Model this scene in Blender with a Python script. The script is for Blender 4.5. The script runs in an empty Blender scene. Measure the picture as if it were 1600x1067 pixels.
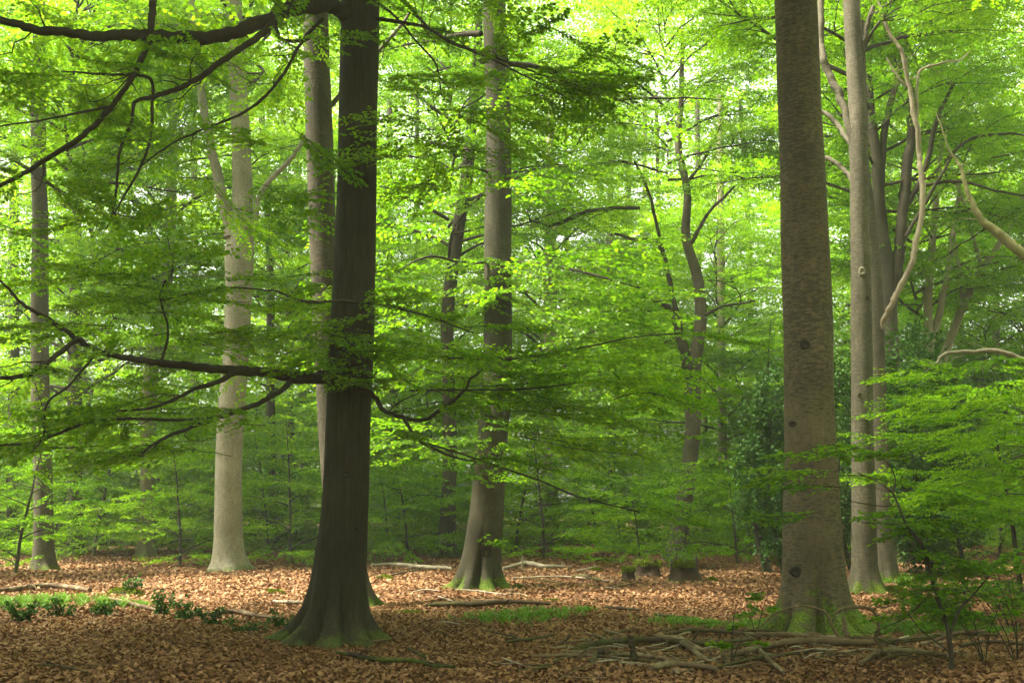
import bpy, math, random
import numpy as np
R = math.radians
rng = np.random.default_rng(11)
random.seed(4)
sc = bpy.context.scene
COL = sc.collection

# ------------------------------------------------------------------ camera, world, sun, exposure
FPX, PITCH, CAMH = 1778.0, math.atan(257/1778.0), 1.6
cd = bpy.data.cameras.new("camera"); cam = bpy.data.objects.new("camera", cd); COL.objects.link(cam)
cam.location = (0, 0, CAMH); cam.rotation_euler = (R(90)+PITCH, 0, 0)
cd.sensor_width = 36; cd.lens = 36*FPX/1600; cd.clip_end = 900; cd.clip_start = .05
cd.dof.use_dof = True; cd.dof.focus_distance = 14.5; cd.dof.aperture_fstop = 8.0
sc.camera = cam
SUN_EL, SUN_AZ = R(58), R(-98)      # azimuth measured from +Y towards +X (negative: from the left)
w = bpy.data.worlds.new("World"); sc.world = w; w.use_nodes = True
nt = w.node_tree; nt.nodes.clear()
sky = nt.nodes.new("ShaderNodeTexSky"); sky.sky_type = 'NISHITA'; sky.sun_disc = False
sky.sun_elevation = SUN_EL; sky.sun_rotation = SUN_AZ
sky.air_density = 1.0; sky.dust_density = 5.0; sky.ozone_density = 1.0
hs = nt.nodes.new("ShaderNodeHueSaturation"); hs.inputs['Saturation'].default_value = .15
bg = nt.nodes.new("ShaderNodeBackground"); bg.inputs[1].default_value = .15
wo = nt.nodes.new("ShaderNodeOutputWorld")
nt.links.new(sky.outputs[0], hs.inputs['Color']); hs.inputs['Color'].default_value = (1, 1, 1, 1); wt = nt.nodes.new('ShaderNodeMix'); wt.data_type = 'RGBA'; wt.blend_type = 'MULTIPLY'; wt.inputs[0].default_value = 1; wt.inputs[7].default_value = (1, .98, .90, 1); nt.links.new(hs.outputs[0], wt.inputs[6]); nt.links.new(wt.outputs[2], bg.inputs[0]); nt.links.new(bg.outputs[0], wo.inputs[0])
sd = bpy.data.lights.new("sun", 'SUN'); sd.energy = 5.0; sd.angle = R(11); sd.color = (1, .94, .76)
sun = bpy.data.objects.new("sun", sd); COL.objects.link(sun)
sun.rotation_euler = (R(90)-SUN_EL, 0, -SUN_AZ+math.pi)
sc.view_settings.view_transform = 'Standard'; sc.view_settings.look = 'None'
sc.view_settings.exposure = 2.4; sc.view_settings.gamma = 1
cy = sc.cycles
cy.max_bounces = 7; cy.diffuse_bounces = 4; cy.transmission_bounces = 5; cy.glossy_bounces = 2; cy.volume_bounces = 1
cy.transparent_max_bounces = 4; cy.sample_clamp_indirect = 6
HAZE = .0008

# ------------------------------------------------------------------ pixel <-> place
FW = np.array([0, math.cos(PITCH), math.sin(PITCH)]); UP = np.array([0, -math.sin(PITCH), math.cos(PITCH)])
def ray(px, py): return FW + np.array([1, 0, 0])*(px-800)/FPX + UP*(533.5-py)/FPX
def P(px, py, Y):
    r = ray(px, py); return np.array([0, 0, CAMH]) + r*(Y/r[1])
def mpp(px, py, Y): return (Y/ray(px, py)[1])/FPX       # metres per photo pixel there
def gh(x, y):
    return .05*math.sin(x*.7+1.3)*math.sin(y*.45) + .03*math.sin(x*1.9+y*1.1)
def GY(py): r = ray(800, py); return -CAMH/r[2]*r[1]
def G(px, py):
    r = ray(px, py); p = np.array([0, 0, CAMH]) + r*(-CAMH/r[2]); p[2] = gh(p[0], p[1]); return p

# ------------------------------------------------------------------ mesh helpers
class MB:
    def __init__(s): s.v = []; s.f = []; s.n = 0
    def add(s, v, f, mat=0, smooth=True):
        v = np.asarray(v, dtype=np.float32).reshape(-1, 3); f = np.asarray(f, dtype=np.int32)
        s.v.append(v); s.f.append((f+s.n, mat, smooth)); s.n += len(v)
    def build(s, name, mats, parent=None):
        me = bpy.data.meshes.new(name)
        v = np.concatenate(s.v); me.vertices.add(len(v)); me.vertices.foreach_set("co", v.ravel())
        loops = np.concatenate([f.ravel() for f, _, _ in s.f]); me.loops.add(len(loops)); me.loops.foreach_set("vertex_index", loops)
        tot = np.concatenate([np.full(len(f), f.shape[1], dtype=np.int32) for f, _, _ in s.f])
        me.polygons.add(len(tot)); me.polygons.foreach_set("loop_start", np.concatenate([[0], np.cumsum(tot)[:-1]]).astype(np.int32))
        me.polygons.foreach_set("material_index", np.concatenate([np.full(len(f), m, dtype=np.int32) for f, m, _ in s.f]))
        me.polygons.foreach_set("use_smooth", np.concatenate([np.full(len(f), q, dtype=bool) for f, _, q in s.f]))
        me.update(calc_edges=True)
        for m in (mats if isinstance(mats, (list, tuple)) else [mats]): me.materials.append(m)
        o = bpy.data.objects.new(name, me); COL.objects.link(o)
        if parent is not None: o.parent = parent
        return o
def catmull(p, n):
    p = np.asarray(p, float)
    if len(p) == 2: return p[0]+(p[1]-p[0])*np.linspace(0, 1, n)[:, None]
    q = np.vstack([2*p[0]-p[1], p, 2*p[-1]-p[-2]]); m = len(p)-1
    t = np.linspace(0, m, n); i = np.clip(t.astype(int), 0, m-1); u = (t-i)[:, None]
    a, b, c, d = q[i], q[i+1], q[i+2], q[i+3]
    return .5*((2*b)+(-a+c)*u+(2*a-5*b+4*c-d)*u*u+(-a+3*b-3*c+d)*u**3)
def frames(p):
    t = np.gradient(p, axis=0); t /= np.linalg.norm(t, axis=1)[:, None]+1e-9
    ref = np.array([0.13, 0.97, .21]) if abs(t[0][1]) < .8 else np.array([.2, .1, .97])
    n = []; cur = np.cross(t[0], ref); cur /= np.linalg.norm(cur)
    for k in range(len(p)):
        cur = cur - t[k]*np.dot(cur, t[k]); cur /= np.linalg.norm(cur)+1e-9; n.append(cur.copy())
    n = np.array(n); return t, n, np.cross(t, n)
def tube(mb, p, r, seg=8, bumps=0., mat=0, cap=True):
    p = np.asarray(p, float); k = len(p); r = np.broadcast_to(np.asarray(r, float), (k,))
    t, n, b = frames(p); th = np.linspace(0, 2*math.pi, seg, endpoint=False)
    rr = r[:, None]*(1+bumps*rng.normal(size=(k, seg))) if bumps else np.repeat(r[:, None], seg, 1)
    v = p[:, None]+rr[..., None]*(np.cos(th)[None, :, None]*n[:, None]+np.sin(th)[None, :, None]*b[:, None])
    i = np.arange(k-1)[:, None]*seg; j = np.arange(seg)[None]; j2 = (j+1) % seg
    f = np.stack([i+j, i+j2, i+seg+j2, i+seg+j], -1).reshape(-1, 4)
    mb.add(v.reshape(-1, 3), f, mat)
    if cap:
        for e, base in ((0, 0), (k-1, (k-1)*seg)):
            vv = v[e]; c = vv.mean(0); idx = np.arange(seg)
            fc = np.stack([idx, (idx+1) % seg, np.full(seg, seg)], -1)
            if e == 0: fc = fc[:, ::-1]
            mb.add(np.vstack([vv, c]), fc, mat, False)
def segs(mb, a, b, ra, rb, mat=0):        # many thin three sided twigs at once
    a = np.asarray(a); b = np.asarray(b); N = len(a)
    if N == 0: return
    t = b-a; t /= np.linalg.norm(t, axis=1)[:, None]+1e-9
    n = np.cross(t, np.array([.31, .17, .93])); n /= np.linalg.norm(n, axis=1)[:, None]+1e-9; c = np.cross(t, n)
    V = np.zeros((N, 6, 3))
    for q in range(3):
        d = math.cos(q*2.0944)*n+math.sin(q*2.0944)*c
        V[:, q] = a+d*np.asarray(ra)[:, None]; V[:, 3+q] = b+d*np.asarray(rb)[:, None]
    F = np.array([[0, 1, 4, 3], [1, 2, 5, 4], [2, 0, 3, 5]])[None]+np.arange(N)[:, None, None]*6
    mb.add(V.reshape(-1, 3), F.reshape(-1, 4), mat)
HEX = np.array([[0, 0, 0], [.24, .27, .05], [.60, .31, .07], [1, 0, -.06], [.60, -.31, .07], [.24, -.27, .05]])
RHO = np.array([[0, 0, 0], [.45, .36, .05], [1, 0, -.03], [.45, -.36, .05]])
def leaves(mb, pos, d, nrm, size, shape=HEX, mat=0):
    N = len(pos); d = d/(np.linalg.norm(d, axis=1)[:, None]+1e-9)
    s = np.cross(nrm, d); s /= np.linalg.norm(s, axis=1)[:, None]+1e-9; u = np.cross(d, s)
    L = size[:, None, None]
    V = pos[:, None]+L*(shape[None, :, 0:1]*d[:, None]+shape[None, :, 1:2]*s[:, None]+shape[None, :, 2:3]*u[:, None])
    k = len(shape); F = np.arange(k)[None]+np.arange(N)[:, None]*k
    mb.add(V.reshape(-1, 3), F, mat, False)

# ------------------------------------------------------------------ tagging
def tag(o, label=None, cat=None, group=None, kind=None):
    if label: o['label'] = label
    if cat: o['category'] = cat
    if group: o['group'] = group
    if kind: o['kind'] = kind
    return o
def empty(name, loc, label, cat, group=None):
    o = bpy.data.objects.new(name, None); COL.objects.link(o); o.location = [float(c) for c in loc]; o.empty_display_size = .3
    return tag(o, label, cat, group)
def local(o, root):                       # mesh built in world coordinates, now hung under root
    o.data.transform(__import__('mathutils').Matrix.Translation([-c for c in root.location])); o.parent = root; return o

# ------------------------------------------------------------------ materials
def mat(name):
    m = bpy.data.materials.new(name); m.use_nodes = True; m.node_tree.nodes.clear(); return m, m.node_tree.nodes, m.node_tree.links
def ramp(N, stops):
    r = N.new("ShaderNodeValToRGB"); e = r.color_ramp.elements
    e[0].position, e[0].color = stops[0][0], (*stops[0][1], 1); e[1].position, e[1].color = stops[-1][0], (*stops[-1][1], 1)
    for p, c in stops[1:-1]:
        x = e.new(p); x.color = (*c, 1)
    return r
def mix(N, L, fac, a, b, mode='MIX'):
    m = N.new("ShaderNodeMix"); m.data_type = 'RGBA'; m.blend_type = mode
    for s, v in ((m.inputs[0], fac), (m.inputs[6], a), (m.inputs[7], b)):
        if hasattr(v, 'is_output') or isinstance(v, bpy.types.NodeSocket): L.new(v, s)
        elif isinstance(v, (int, float)): s.default_value = v
        else: s.default_value = (*v, 1)
    return m.outputs[2]
def noise(N, L, scale, detail=3, vec=None, rough=.55, sc3=None):
    n = N.new("ShaderNodeTexNoise"); n.inputs['Scale'].default_value = scale; n.inputs['Detail'].default_value = detail; n.inputs['Roughness'].default_value = rough
    tc = N.new("ShaderNodeTexCoord"); src = tc.outputs['Object'] if vec is None else vec
    if sc3:
        mp = N.new("ShaderNodeMapping"); mp.inputs['Scale'].default_value = sc3; L.new(src, mp.inputs[0]); src = mp.outputs[0]
    L.new(src, n.inputs['Vector']); return n
def leaf_mat(name, cols, tcols, trans=.5, gloss=.08, rough=.35):
    m, N, L = mat(name)
    g = N.new("ShaderNodeNewGeometry"); oi = N.new("ShaderNodeObjectInfo")
    nz = noise(N, L, .55, 2); 
    ad = N.new("ShaderNodeMath"); ad.operation = 'MULTIPLY_ADD'; L.new(g.outputs['Random Per Island'], ad.inputs[0]); ad.inputs[1].default_value = .55
    sb = N.new("ShaderNodeMath"); sb.operation = 'MULTIPLY_ADD'; L.new(nz.outputs[0], sb.inputs[0]); sb.inputs[1].default_value = .8; sb.inputs[2].default_value = -.2
    L.new(sb.outputs[0], ad.inputs[2])
    a2 = N.new("ShaderNodeMath"); a2.operation = 'MULTIPLY_ADD'; L.new(oi.outputs['Random'], a2.inputs[0]); a2.inputs[1].default_value = .22; L.new(ad.outputs[0], a2.inputs[2])
    r1 = ramp(N, [(.1, cols[0]), (.55, cols[1]), (1, cols[2])]); L.new(a2.outputs[0], r1.inputs[0])
    r2 = ramp(N, [(.1, tcols[0]), (.55, tcols[1]), (1, tcols[2])]); L.new(a2.outputs[0], r2.inputs[0])
    d = N.new("ShaderNodeBsdfDiffuse"); L.new(r1.outputs[0], d.inputs[0])
    t = N.new("ShaderNodeBsdfTranslucent"); L.new(r2.outputs[0], t.inputs[0])
    mx = N.new("ShaderNodeMixShader"); mx.inputs[0].default_value = trans; L.new(d.outputs[0], mx.inputs[1]); L.new(t.outputs[0], mx.inputs[2])
    gl = N.new("ShaderNodeBsdfGlossy"); gl.inputs['Roughness'].default_value = rough; gl.inputs[0].default_value = (.5, .6, .4, 1)
    m2 = N.new("ShaderNodeMixShader"); m2.inputs[0].default_value = gloss; L.new(mx.outputs[0], m2.inputs[1]); L.new(gl.outputs[0], m2.inputs[2])
    o = N.new("ShaderNodeOutputMaterial"); L.new(m2.outputs[0], o.inputs[0]); return m
def bark_mat(name, c0, c1, moss=.0, moss_h=.8, marks=0., stripes=0., pale=None, side=0):
    m, N, L = mat(name)
    tc = N.new("ShaderNodeTexCoord")
    big = noise(N, L, 1.3, 4, tc.outputs['Object']); fine = noise(N, L, 22, 4, tc.outputs['Object'], .7, (1, 1, .25))
    r = ramp(N, [(.3, c0), (.7, c1)]); L.new(big.outputs[0], r.inputs[0]); colr = r.outputs[0]
    rf = ramp(N, [(.3, (.55, .55, .55)), (.7, (1.15, 1.15, 1.15))]); L.new(fine.outputs[0], rf.inputs[0])
    colr = mix(N, L, .6, colr, rf.outputs[0], 'MULTIPLY')
    if pale:
        pn = noise(N, L, 2.2, 4, tc.outputs['Object'], .6, (1, 1, .4)); pr = ramp(N, [(.5, (0, 0, 0)), (.62, (1, 1, 1))]); L.new(pn.outputs[0], pr.inputs[0])
        colr = mix(N, L, pr.outputs[0], colr, pale)
    h = fine.outputs[0]
    if stripes:
        sn = noise(N, L, 16, 3, tc.outputs['Object'], .6, (3.2, 3.2, .16)); sr = ramp(N, [(.38, (.35, .33, .3)), (.56, (1, 1, 1))]); L.new(sn.outputs[0], sr.inputs[0])
        colr = mix(N, L, stripes, colr, sr.outputs[0], 'MULTIPLY'); h = sn.outputs[0]
    if marks:
        mk = noise(N, L, 11, 3, tc.outputs['Object'], .6, (1, 1, 4.5)); mz = noise(N, L, .55, 3, tc.outputs['Object'])
        sm = N.new("ShaderNodeMath"); sm.operation = 'MULTIPLY_ADD'; L.new(mz.outputs[0], sm.inputs[0]); sm.inputs[1].default_value = .66; L.new(mk.outputs[0], sm.inputs[2])
        mr = ramp(N, [(.815, (0, 0, 0)), (.885, (1, 1, 1))]); L.new(sm.outputs[0], mr.inputs[0])
        mm = N.new("ShaderNodeMath"); mm.operation = 'MULTIPLY'; L.new(mr.outputs[0], mm.inputs[0]); mm.inputs[1].default_value = marks
        colr = mix(N, L, mm.outputs[0], colr, (.035, .030, .022))
    if moss:
        sp = N.new("ShaderNodeSeparateXYZ"); L.new(tc.outputs['Object'], sp.inputs[0])
        mn = noise(N, L, 3.5, 4, tc.outputs['Object'], .65)
        q = N.new("ShaderNodeMath"); q.operation = 'MULTIPLY_ADD'; L.new(sp.outputs[2], q.inputs[0]); q.inputs[1].default_value = -.55/moss_h; L.new(mn.outputs[0], q.inputs[2])
        if side:      # moss also grows up the damp side of the stem
            gn = N.new("ShaderNodeNewGeometry"); sn_ = N.new("ShaderNodeSeparateXYZ"); L.new(gn.outputs['Normal'], sn_.inputs[0])
            q3 = N.new("ShaderNodeMath"); q3.operation = 'MULTIPLY_ADD'; L.new(sn_.outputs[0], q3.inputs[0]); q3.inputs[1].default_value = 1.6; q3.inputs[2].default_value = -1.72
            q4 = N.new("ShaderNodeMath"); q4.operation = 'ADD'; L.new(q3.outputs[0], q4.inputs[0]); L.new(mn.outputs[0], q4.inputs[1])
            q5 = N.new("ShaderNodeMath"); q5.operation = 'MAXIMUM'; L.new(q.outputs[0], q5.inputs[0]); L.new(q4.outputs[0], q5.inputs[1]); q = q5
        mr = ramp(N, [(.28, (0, 0, 0)), (.40, (moss, moss, moss))]); L.new(q.outputs[0], mr.inputs[0])
        mc = noise(N, L, 30, 2, tc.outputs['Object']); mcr = ramp(N, [(.35, (.035, .06, .006)), (.65, (.12, .17, .012))]); L.new(mc.outputs[0], mcr.inputs[0])
        colr = mix(N, L, mr.outputs[0], colr, mcr.outputs[0])
    b = N.new("ShaderNodeBsdfPrincipled"); L.new(colr, b.inputs['Base Color']); b.inputs['Roughness'].default_value = .85; b.inputs['Specular IOR Level'].default_value = .2
    bp = N.new("ShaderNodeBump"); bp.inputs['Strength'].default_value = .6; bp.inputs['Distance'].default_value = .02; L.new(h, bp.inputs['Height']); L.new(bp.outputs[0], b.inputs['Normal'])
    o = N.new("ShaderNodeOutputMaterial"); L.new(b.outputs[0], o.inputs[0]); return m
M = {}
G0 = [(.019, .058, .003), (.068, .150, .005), (.150, .240, .008)]
T0 = [(.085, .255, .004), (.225, .465, .006), (.430, .650, .012)]
M['leaf'] = leaf_mat("beech_leaf", G0, T0, gloss=.03)
M['leaf_far'] = leaf_mat("beech_leaf_far", G0, T0, gloss=.012)
M['holly'] = leaf_mat("holly_leaf", [(.012, .050, .006), (.024, .080, .010), (.050, .12, .014)], [(.03, .09, .01), (.06, .15, .012), (.10, .20, .02)], .25, .045, .55)
M['grassm'] = leaf_mat("grass_blade", [(.05, .10, .01), (.08, .15, .015), (.12, .20, .02)], [(.08, .2, .01), (.14, .3, .02), (.2, .38, .03)], .35, .03)
M['mossm'] = leaf_mat("moss_tuft", [(.05, .08, .005), (.09, .13, .008), (.16, .20, .012)], [(.1, .14, .01), (.15, .2, .015), (.22, .28, .02)], .2, .0)
M['litter'] = leaf_mat("dry_leaf", [(.060, .024, .011), (.19, .080, .036), (.40, .215, .115)], [(.05, .02, .01), (.12, .05, .02), (.2, .1, .04)], .12, .05, .5)
M['twig'] = bark_mat("twig_bark", (.03, .024, .016), (.06, .048, .034))
M['bark_dark'] = bark_mat("dark_beech_bark", (.026, .021, .011), (.050, .042, .024), .45, .4, stripes=.55)
M['bark_right'] = bark_mat("marked_beech_bark", (.088, .066, .036), (.155, .120, .072), 1, 1.05, marks=.7, side=1)
M['bark_mid'] = bark_mat("grey_beech_bark", (.085, .074, .048), (.145, .125, .088), .95, .6, marks=.5)
M['bark_pale'] = bark_mat("pale_beech_bark", (.20, .175, .12), (.31, .275, .205), .6, .3, marks=.25)
M['bark_old'] = bark_mat("wrinkled_beech_bark", (.065, .055, .036), (.12, .10, .068), .8, .35, marks=.5)
M['bark_centre'] = bark_mat("centre_beech_bark", (.042, .037, .022), (.090, .080, .050), 1, .6, marks=.5)
M['bark_far'] = bark_mat("far_beech_bark", (.032, .026, .017), (.065, .054, .036), .4, .6)
M['bark_farpale'] = bark_mat("far_pale_bark", (.18, .15, .10), (.26, .22, .16), .3, .6)
M['bark_mossy'] = bark_mat("mossy_branch_bark", (.16, .15, .05), (.30, .27, .14), .0)
M['deadwood'] = bark_mat("dead_wood", (.085, .052, .028), (.17, .115, .068), .0, pale=(.23, .175, .11))
M['deaddark'] = bark_mat("damp_dead_wood", (.035, .022, .012), (.10, .065, .036), .25, .3)
M['deadpale'] = bark_mat("barkless_dead_wood", (.22, .17, .12), (.40, .33, .25))
M['stump'] = bark_mat("rotting_stump_wood", (.014, .009, .005), (.055, .034, .019), .5, .12)
M['knot'] = bark_mat("knot_bark", (.018, .014, .010), (.045, .035, .025))
# ground
def ground_mat():
    m, N, L = mat("leaf_covered_ground")
    tc = N.new("ShaderNodeTexCoord")
    v = N.new("ShaderNodeTexVoronoi"); v.inputs['Scale'].default_value = 17; L.new(tc.outputs['Object'], v.inputs[0])
    sx = N.new("ShaderNodeSeparateColor"); L.new(v.outputs['Color'], sx.inputs[0])
    r = ramp(N, [(0, (.035, .020, .012)), (.5, (.10, .050, .028)), (1, (.22, .12, .07))]); L.new(sx.outputs[0], r.inputs[0])
    n = noise(N, L, .35, 4, tc.outputs['Object']); rr = ramp(N, [(.35, (.7, .68, .64)), (.65, (1, 1, 1))]); L.new(n.outputs[0], rr.inputs[0])
    c = mix(N, L, 1., r.outputs[0], rr.outputs[0], 'MULTIPLY')
    b = N.new("ShaderNodeBsdfPrincipled"); L.new(c, b.inputs['Base Color']); b.inputs['Roughness'].default_value = 1; b.inputs['Specular IOR Level'].default_value = .05
    bp = N.new("ShaderNodeBump"); bp.inputs['Distance'].default_value = .03; bp.inputs['Strength'].default_value = .9; L.new(v.outputs['Distance'], bp.inputs['Height']); L.new(bp.outputs[0], b.inputs['Normal'])
    o = N.new("ShaderNodeOutputMaterial"); L.new(b.outputs[0], o.inputs[0]); return m
M['ground'] = ground_mat()

# ------------------------------------------------------------------ ground and its cover
gx = np.concatenate([np.linspace(-140, -24, 24), np.linspace(-23.5, 23.5, 160), np.linspace(24, 140, 24)])
gy = np.concatenate([np.linspace(-90, 5, 20), np.linspace(6, 44, 150), np.linspace(45, 150, 26)])
X, Y = np.meshgrid(gx, gy); Z = .05*np.sin(X*.7+1.3)*np.sin(Y*.45)+.03*np.sin(X*1.9+Y*1.1)
mb = MB(); nx, ny = len(gx), len(gy)
i = np.arange(ny-1)[:, None]*nx; j = np.arange(nx-1)[None]
mb.add(np.stack([X, Y, Z], -1).reshape(-1, 3), np.stack([i+j, i+j+1, i+nx+j+1, i+nx+j], -1).reshape(-1, 4))
tag(mb.build("ground", M['ground']), "woodland floor of brown earth under fallen leaves", kind='structure')

def gha(x, y): return .05*np.sin(x*.7+1.3)*np.sin(y*.45)+.03*np.sin(x*1.9+y*1.1)
mb = MB()
def litter(n, y0, y1, s0, s1):
    y = np.sqrt(rng.uniform(y0*y0, y1*y1, n)); x = rng.uniform(-.52, .52, n)*y+rng.normal(size=n)*.3
    pt = np.sin(x*1.7+2*np.sin(y*.8))+np.sin(y*1.9+1.5*np.sin(x*1.1+.7))+rng.normal(size=n)*.55
    kp = (pt < 1.5) | (rng.random(n) < .35); x = x[kp]; y = y[kp]; n = len(x)
    a = rng.uniform(0, 2*math.pi, n); el = rng.normal(size=n)*.35
    d = np.stack([np.cos(a)*np.cos(el), np.sin(a)*np.cos(el), np.sin(el)], -1)
    nr = np.stack([rng.normal(size=n)*.45, rng.normal(size=n)*.45, np.ones(n)], -1)
    z = gha(x, y)+rng.uniform(.004, .035, n)
    sh = HEX.copy(); sh[:, 2] = [0, .16, .2, .10, .2, .16]
    leaves(mb, np.stack([x, y, z], -1), d, nr, rng.uniform(s0, s1, n), sh)
litter(230000, 9.5, 20, .028, .066); litter(150000, 20, 45, .05, .095)
tag(mb.build("leaf_litter", M['litter']), "russet and brown fallen beech leaves carpeting the clearing", 'leaf litter', kind='stuff')

GRASS = [(40, 945, 110, 8), (190, 948, 50, 5), (810, 970, 75, 7), (1090, 979, 60, 6), (1180, 974, 25, 4), (1430, 985, 60, 9), (1530, 990, 50, 8), (1400, 905, 40, 6), (905, 965, 20, 3)]
mb = MB()
for (px, py, wx, wy) in GRASS:
    n = int(wx*wy*7)
    q = rng.normal(size=(n*3, 2))*.5
    kp = (np.sin(q[:, 0]*wx*.21+px)+np.sin(q[:, 0]*wx*.083+q[:, 1]*wy*.9)+rng.normal(size=n*3)*.8) > .9
    q = q[kp]; n = len(q)
    pts = []
    for (a, b) in q:
        p = G(px+a*wx, py+b*wy); pts.append(p)
    pts = np.array(pts); a = rng.uniform(0, 6.283, n)
    d = np.stack([np.cos(a)*.7, np.sin(a)*.7, np.ones(n)], -1); nr = np.stack([-np.cos(a), -np.sin(a), np.ones(n)*.5], -1)
    blade = np.array([[0, .03, 0], [.6, .05, 0], [1, 0, -.12], [.6, -.05, 0], [0, -.03, 0]])
    leaves(mb, pts, d, nr, rng.uniform(.06, .15, n), blade*np.array([1, 1.6, 1]))
tag(mb.build("grass", M['grassm']), "low bright green woodland grass in strips on the leaf litter", 'grass', kind='stuff')

# ------------------------------------------------------------------ beech sprays (flat leafy fans)
def make_spray(L, sec, leaf, lsp, seed):
    r = np.random.default_rng(seed); A = []; D = []; S = []; sa = []; sb = []; ra = []; rb = []
    ph = r.uniform(0, 6); 
    def ax(t): return np.array([t*L, .07*L*math.sin(ph+t*4), -.10*L*t*t+.03*L*math.sin(ph*2+t*5)])
    K = 7; pts = [ax(k/K) for k in range(K+1)]
    for k in range(K): sa.append(pts[k]); sb.append(pts[k+1]); ra.append(.005*(1-k/K)+.0015); rb.append(.005*(1-(k+1)/K)+.0012)
    t = .06; side = 1
    while t < 1:
        p0 = ax(t); ln = L*.52*(1-t)**.65*r.uniform(.6, 1.15)+.08
        if t < .2: ln *= .7
        an = side*r.uniform(.65, 1.0); d0 = np.array([math.cos(an), math.sin(an), r.normal()*.10-.05])
        n = max(2, int(ln/lsp)); cur = p0.copy(); step = ln/n; s2 = 1; d = d0.copy()
        q0 = p0.copy()
        for k in range(n):
            d = d+np.array([.03*side*side, -side*.03, r.normal()*.03-.012]); d /= np.linalg.norm(d)
            cur = cur+d*step; s2 = -s2
            a2 = math.atan2(d[1], d[0])+s2*r.uniform(.5, 1.0)
            A.append(cur.copy()); D.append([math.cos(a2), math.sin(a2), r.normal()*.3-.15]); S.append(leaf*r.uniform(.7, 1.15))
            if k == n//2: sa.append(q0); sb.append(cur.copy()); ra.append(.0022); rb.append(.0014); q0 = cur.copy()
        sa.append(q0); sb.append(cur.copy()); ra.append(.0014); rb.append(.0008)
        A.append(cur.copy()); D.append(d.copy()); S.append(leaf)
        side = -side; t += sec/L*r.uniform(.7, 1.3)
    A = np.array(A); N_ = np.stack([r.normal(size=len(A))*.42, r.normal(size=len(A))*.42, np.ones(len(A))], -1)
    return dict(A=A, D=np.array(D), N=N_, S=np.array(S), sa=np.array(sa), sb=np.array(sb), ra=np.array(ra), rb=np.array(rb))
LIB = [make_spray(1.9, .085, .075, .043, s) for s in range(8)]            # near: about 350 leaves
MID = [make_spray(2.2, .13, .115, .07, 20+s) for s in range(8)]
FAR = [make_spray(2.8, .22, .20, .14, 40+s) for s in range(6)]
def rot(az, el, roll):
    ca, sa, ce, se, cr, sr = math.cos(az), math.sin(az), math.cos(el), math.sin(el), math.cos(roll), math.sin(roll)
    x = np.array([ca*ce, sa*ce, se]); y0 = np.array([-sa, ca, 0]); z0 = np.cross(x, y0)
    return np.stack([x, y0*cr+z0*sr, z0*cr-y0*sr], 0)                  # rows = local axes
def put(mb, lib, p, az, el=0., roll=0., s=1., shape=HEX, twigs=True):
    q = lib[random.randrange(len(lib))]; Rm = rot(az, el, roll)
    flip = np.array([1, random.choice((-1, 1)), 1.])
    if s < .5:
        kk = rng.random(len(q['A'])) < max(.22, s*1.5); q = dict(q, A=q['A'][kk], D=q['D'][kk], N=q['N'][kk], S=q['S'][kk])
    leaves(mb, p+(q['A']*flip)@Rm*s, (q['D']*flip)@Rm, q['N']@Rm, q['S']*min(1.25, max(.8, s)), shape, 0)
    if twigs: segs(mb, p+(q['sa']*flip)@Rm*s, p+(q['sb']*flip)@Rm*s, q['ra'], q['rb'], 1)
def arc(p):
    d = np.linalg.norm(np.diff(p, axis=0), axis=1); return np.concatenate([[0], np.cumsum(d)])
def dress(mb, lib, p, sp=.5, start=.25, s0=1., s1=.7, shape=HEX, twigs=True, el=(-.05, .18), keep=1.):
    p = np.asarray(p); s = arc(p); T = s[-1]; t = start*T; side = random.choice((-1, 1))
    while t < T:
        k = min(len(p)-2, int(np.searchsorted(s, t))-1); k = max(0, k); u = (t-s[k])/(s[k+1]-s[k]+1e-9)
        q = p[k]+(p[k+1]-p[k])*u; dd = p[k+1]-p[k]; az = math.atan2(dd[1], dd[0])
        if random.random() < keep:
            put(mb, lib, q, az+side*random.uniform(.6, 1.3), random.uniform(*el)+random.gauss(0, .10), random.gauss(0, .32), (s0+(s1-s0)*t/T)*random.uniform(.75, 1.2), shape, twigs)
        side = -side; t += sp*random.uniform(.6, 1.4)
    dd = p[-1]-p[-2]
    put(mb, lib, p[-1], math.atan2(dd[1], dd[0]), random.uniform(-.1, .1), 0, s1*1.1, shape, twigs)
def limb(p0, az, el0, el1, L, n=9, wig=.25):
    pts = [np.array(p0, float)]; a = az
    for k in range(n):
        u = k/(n-1); e = el0+(el1-el0)*u+random.gauss(0, wig*.35); a += random.gauss(0, wig*.6)
        pts.append(pts[-1]+np.array([math.cos(a)*math.cos(e), math.sin(a)*math.cos(e), math.sin(e)])*L/n)
    return np.array(pts)
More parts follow.
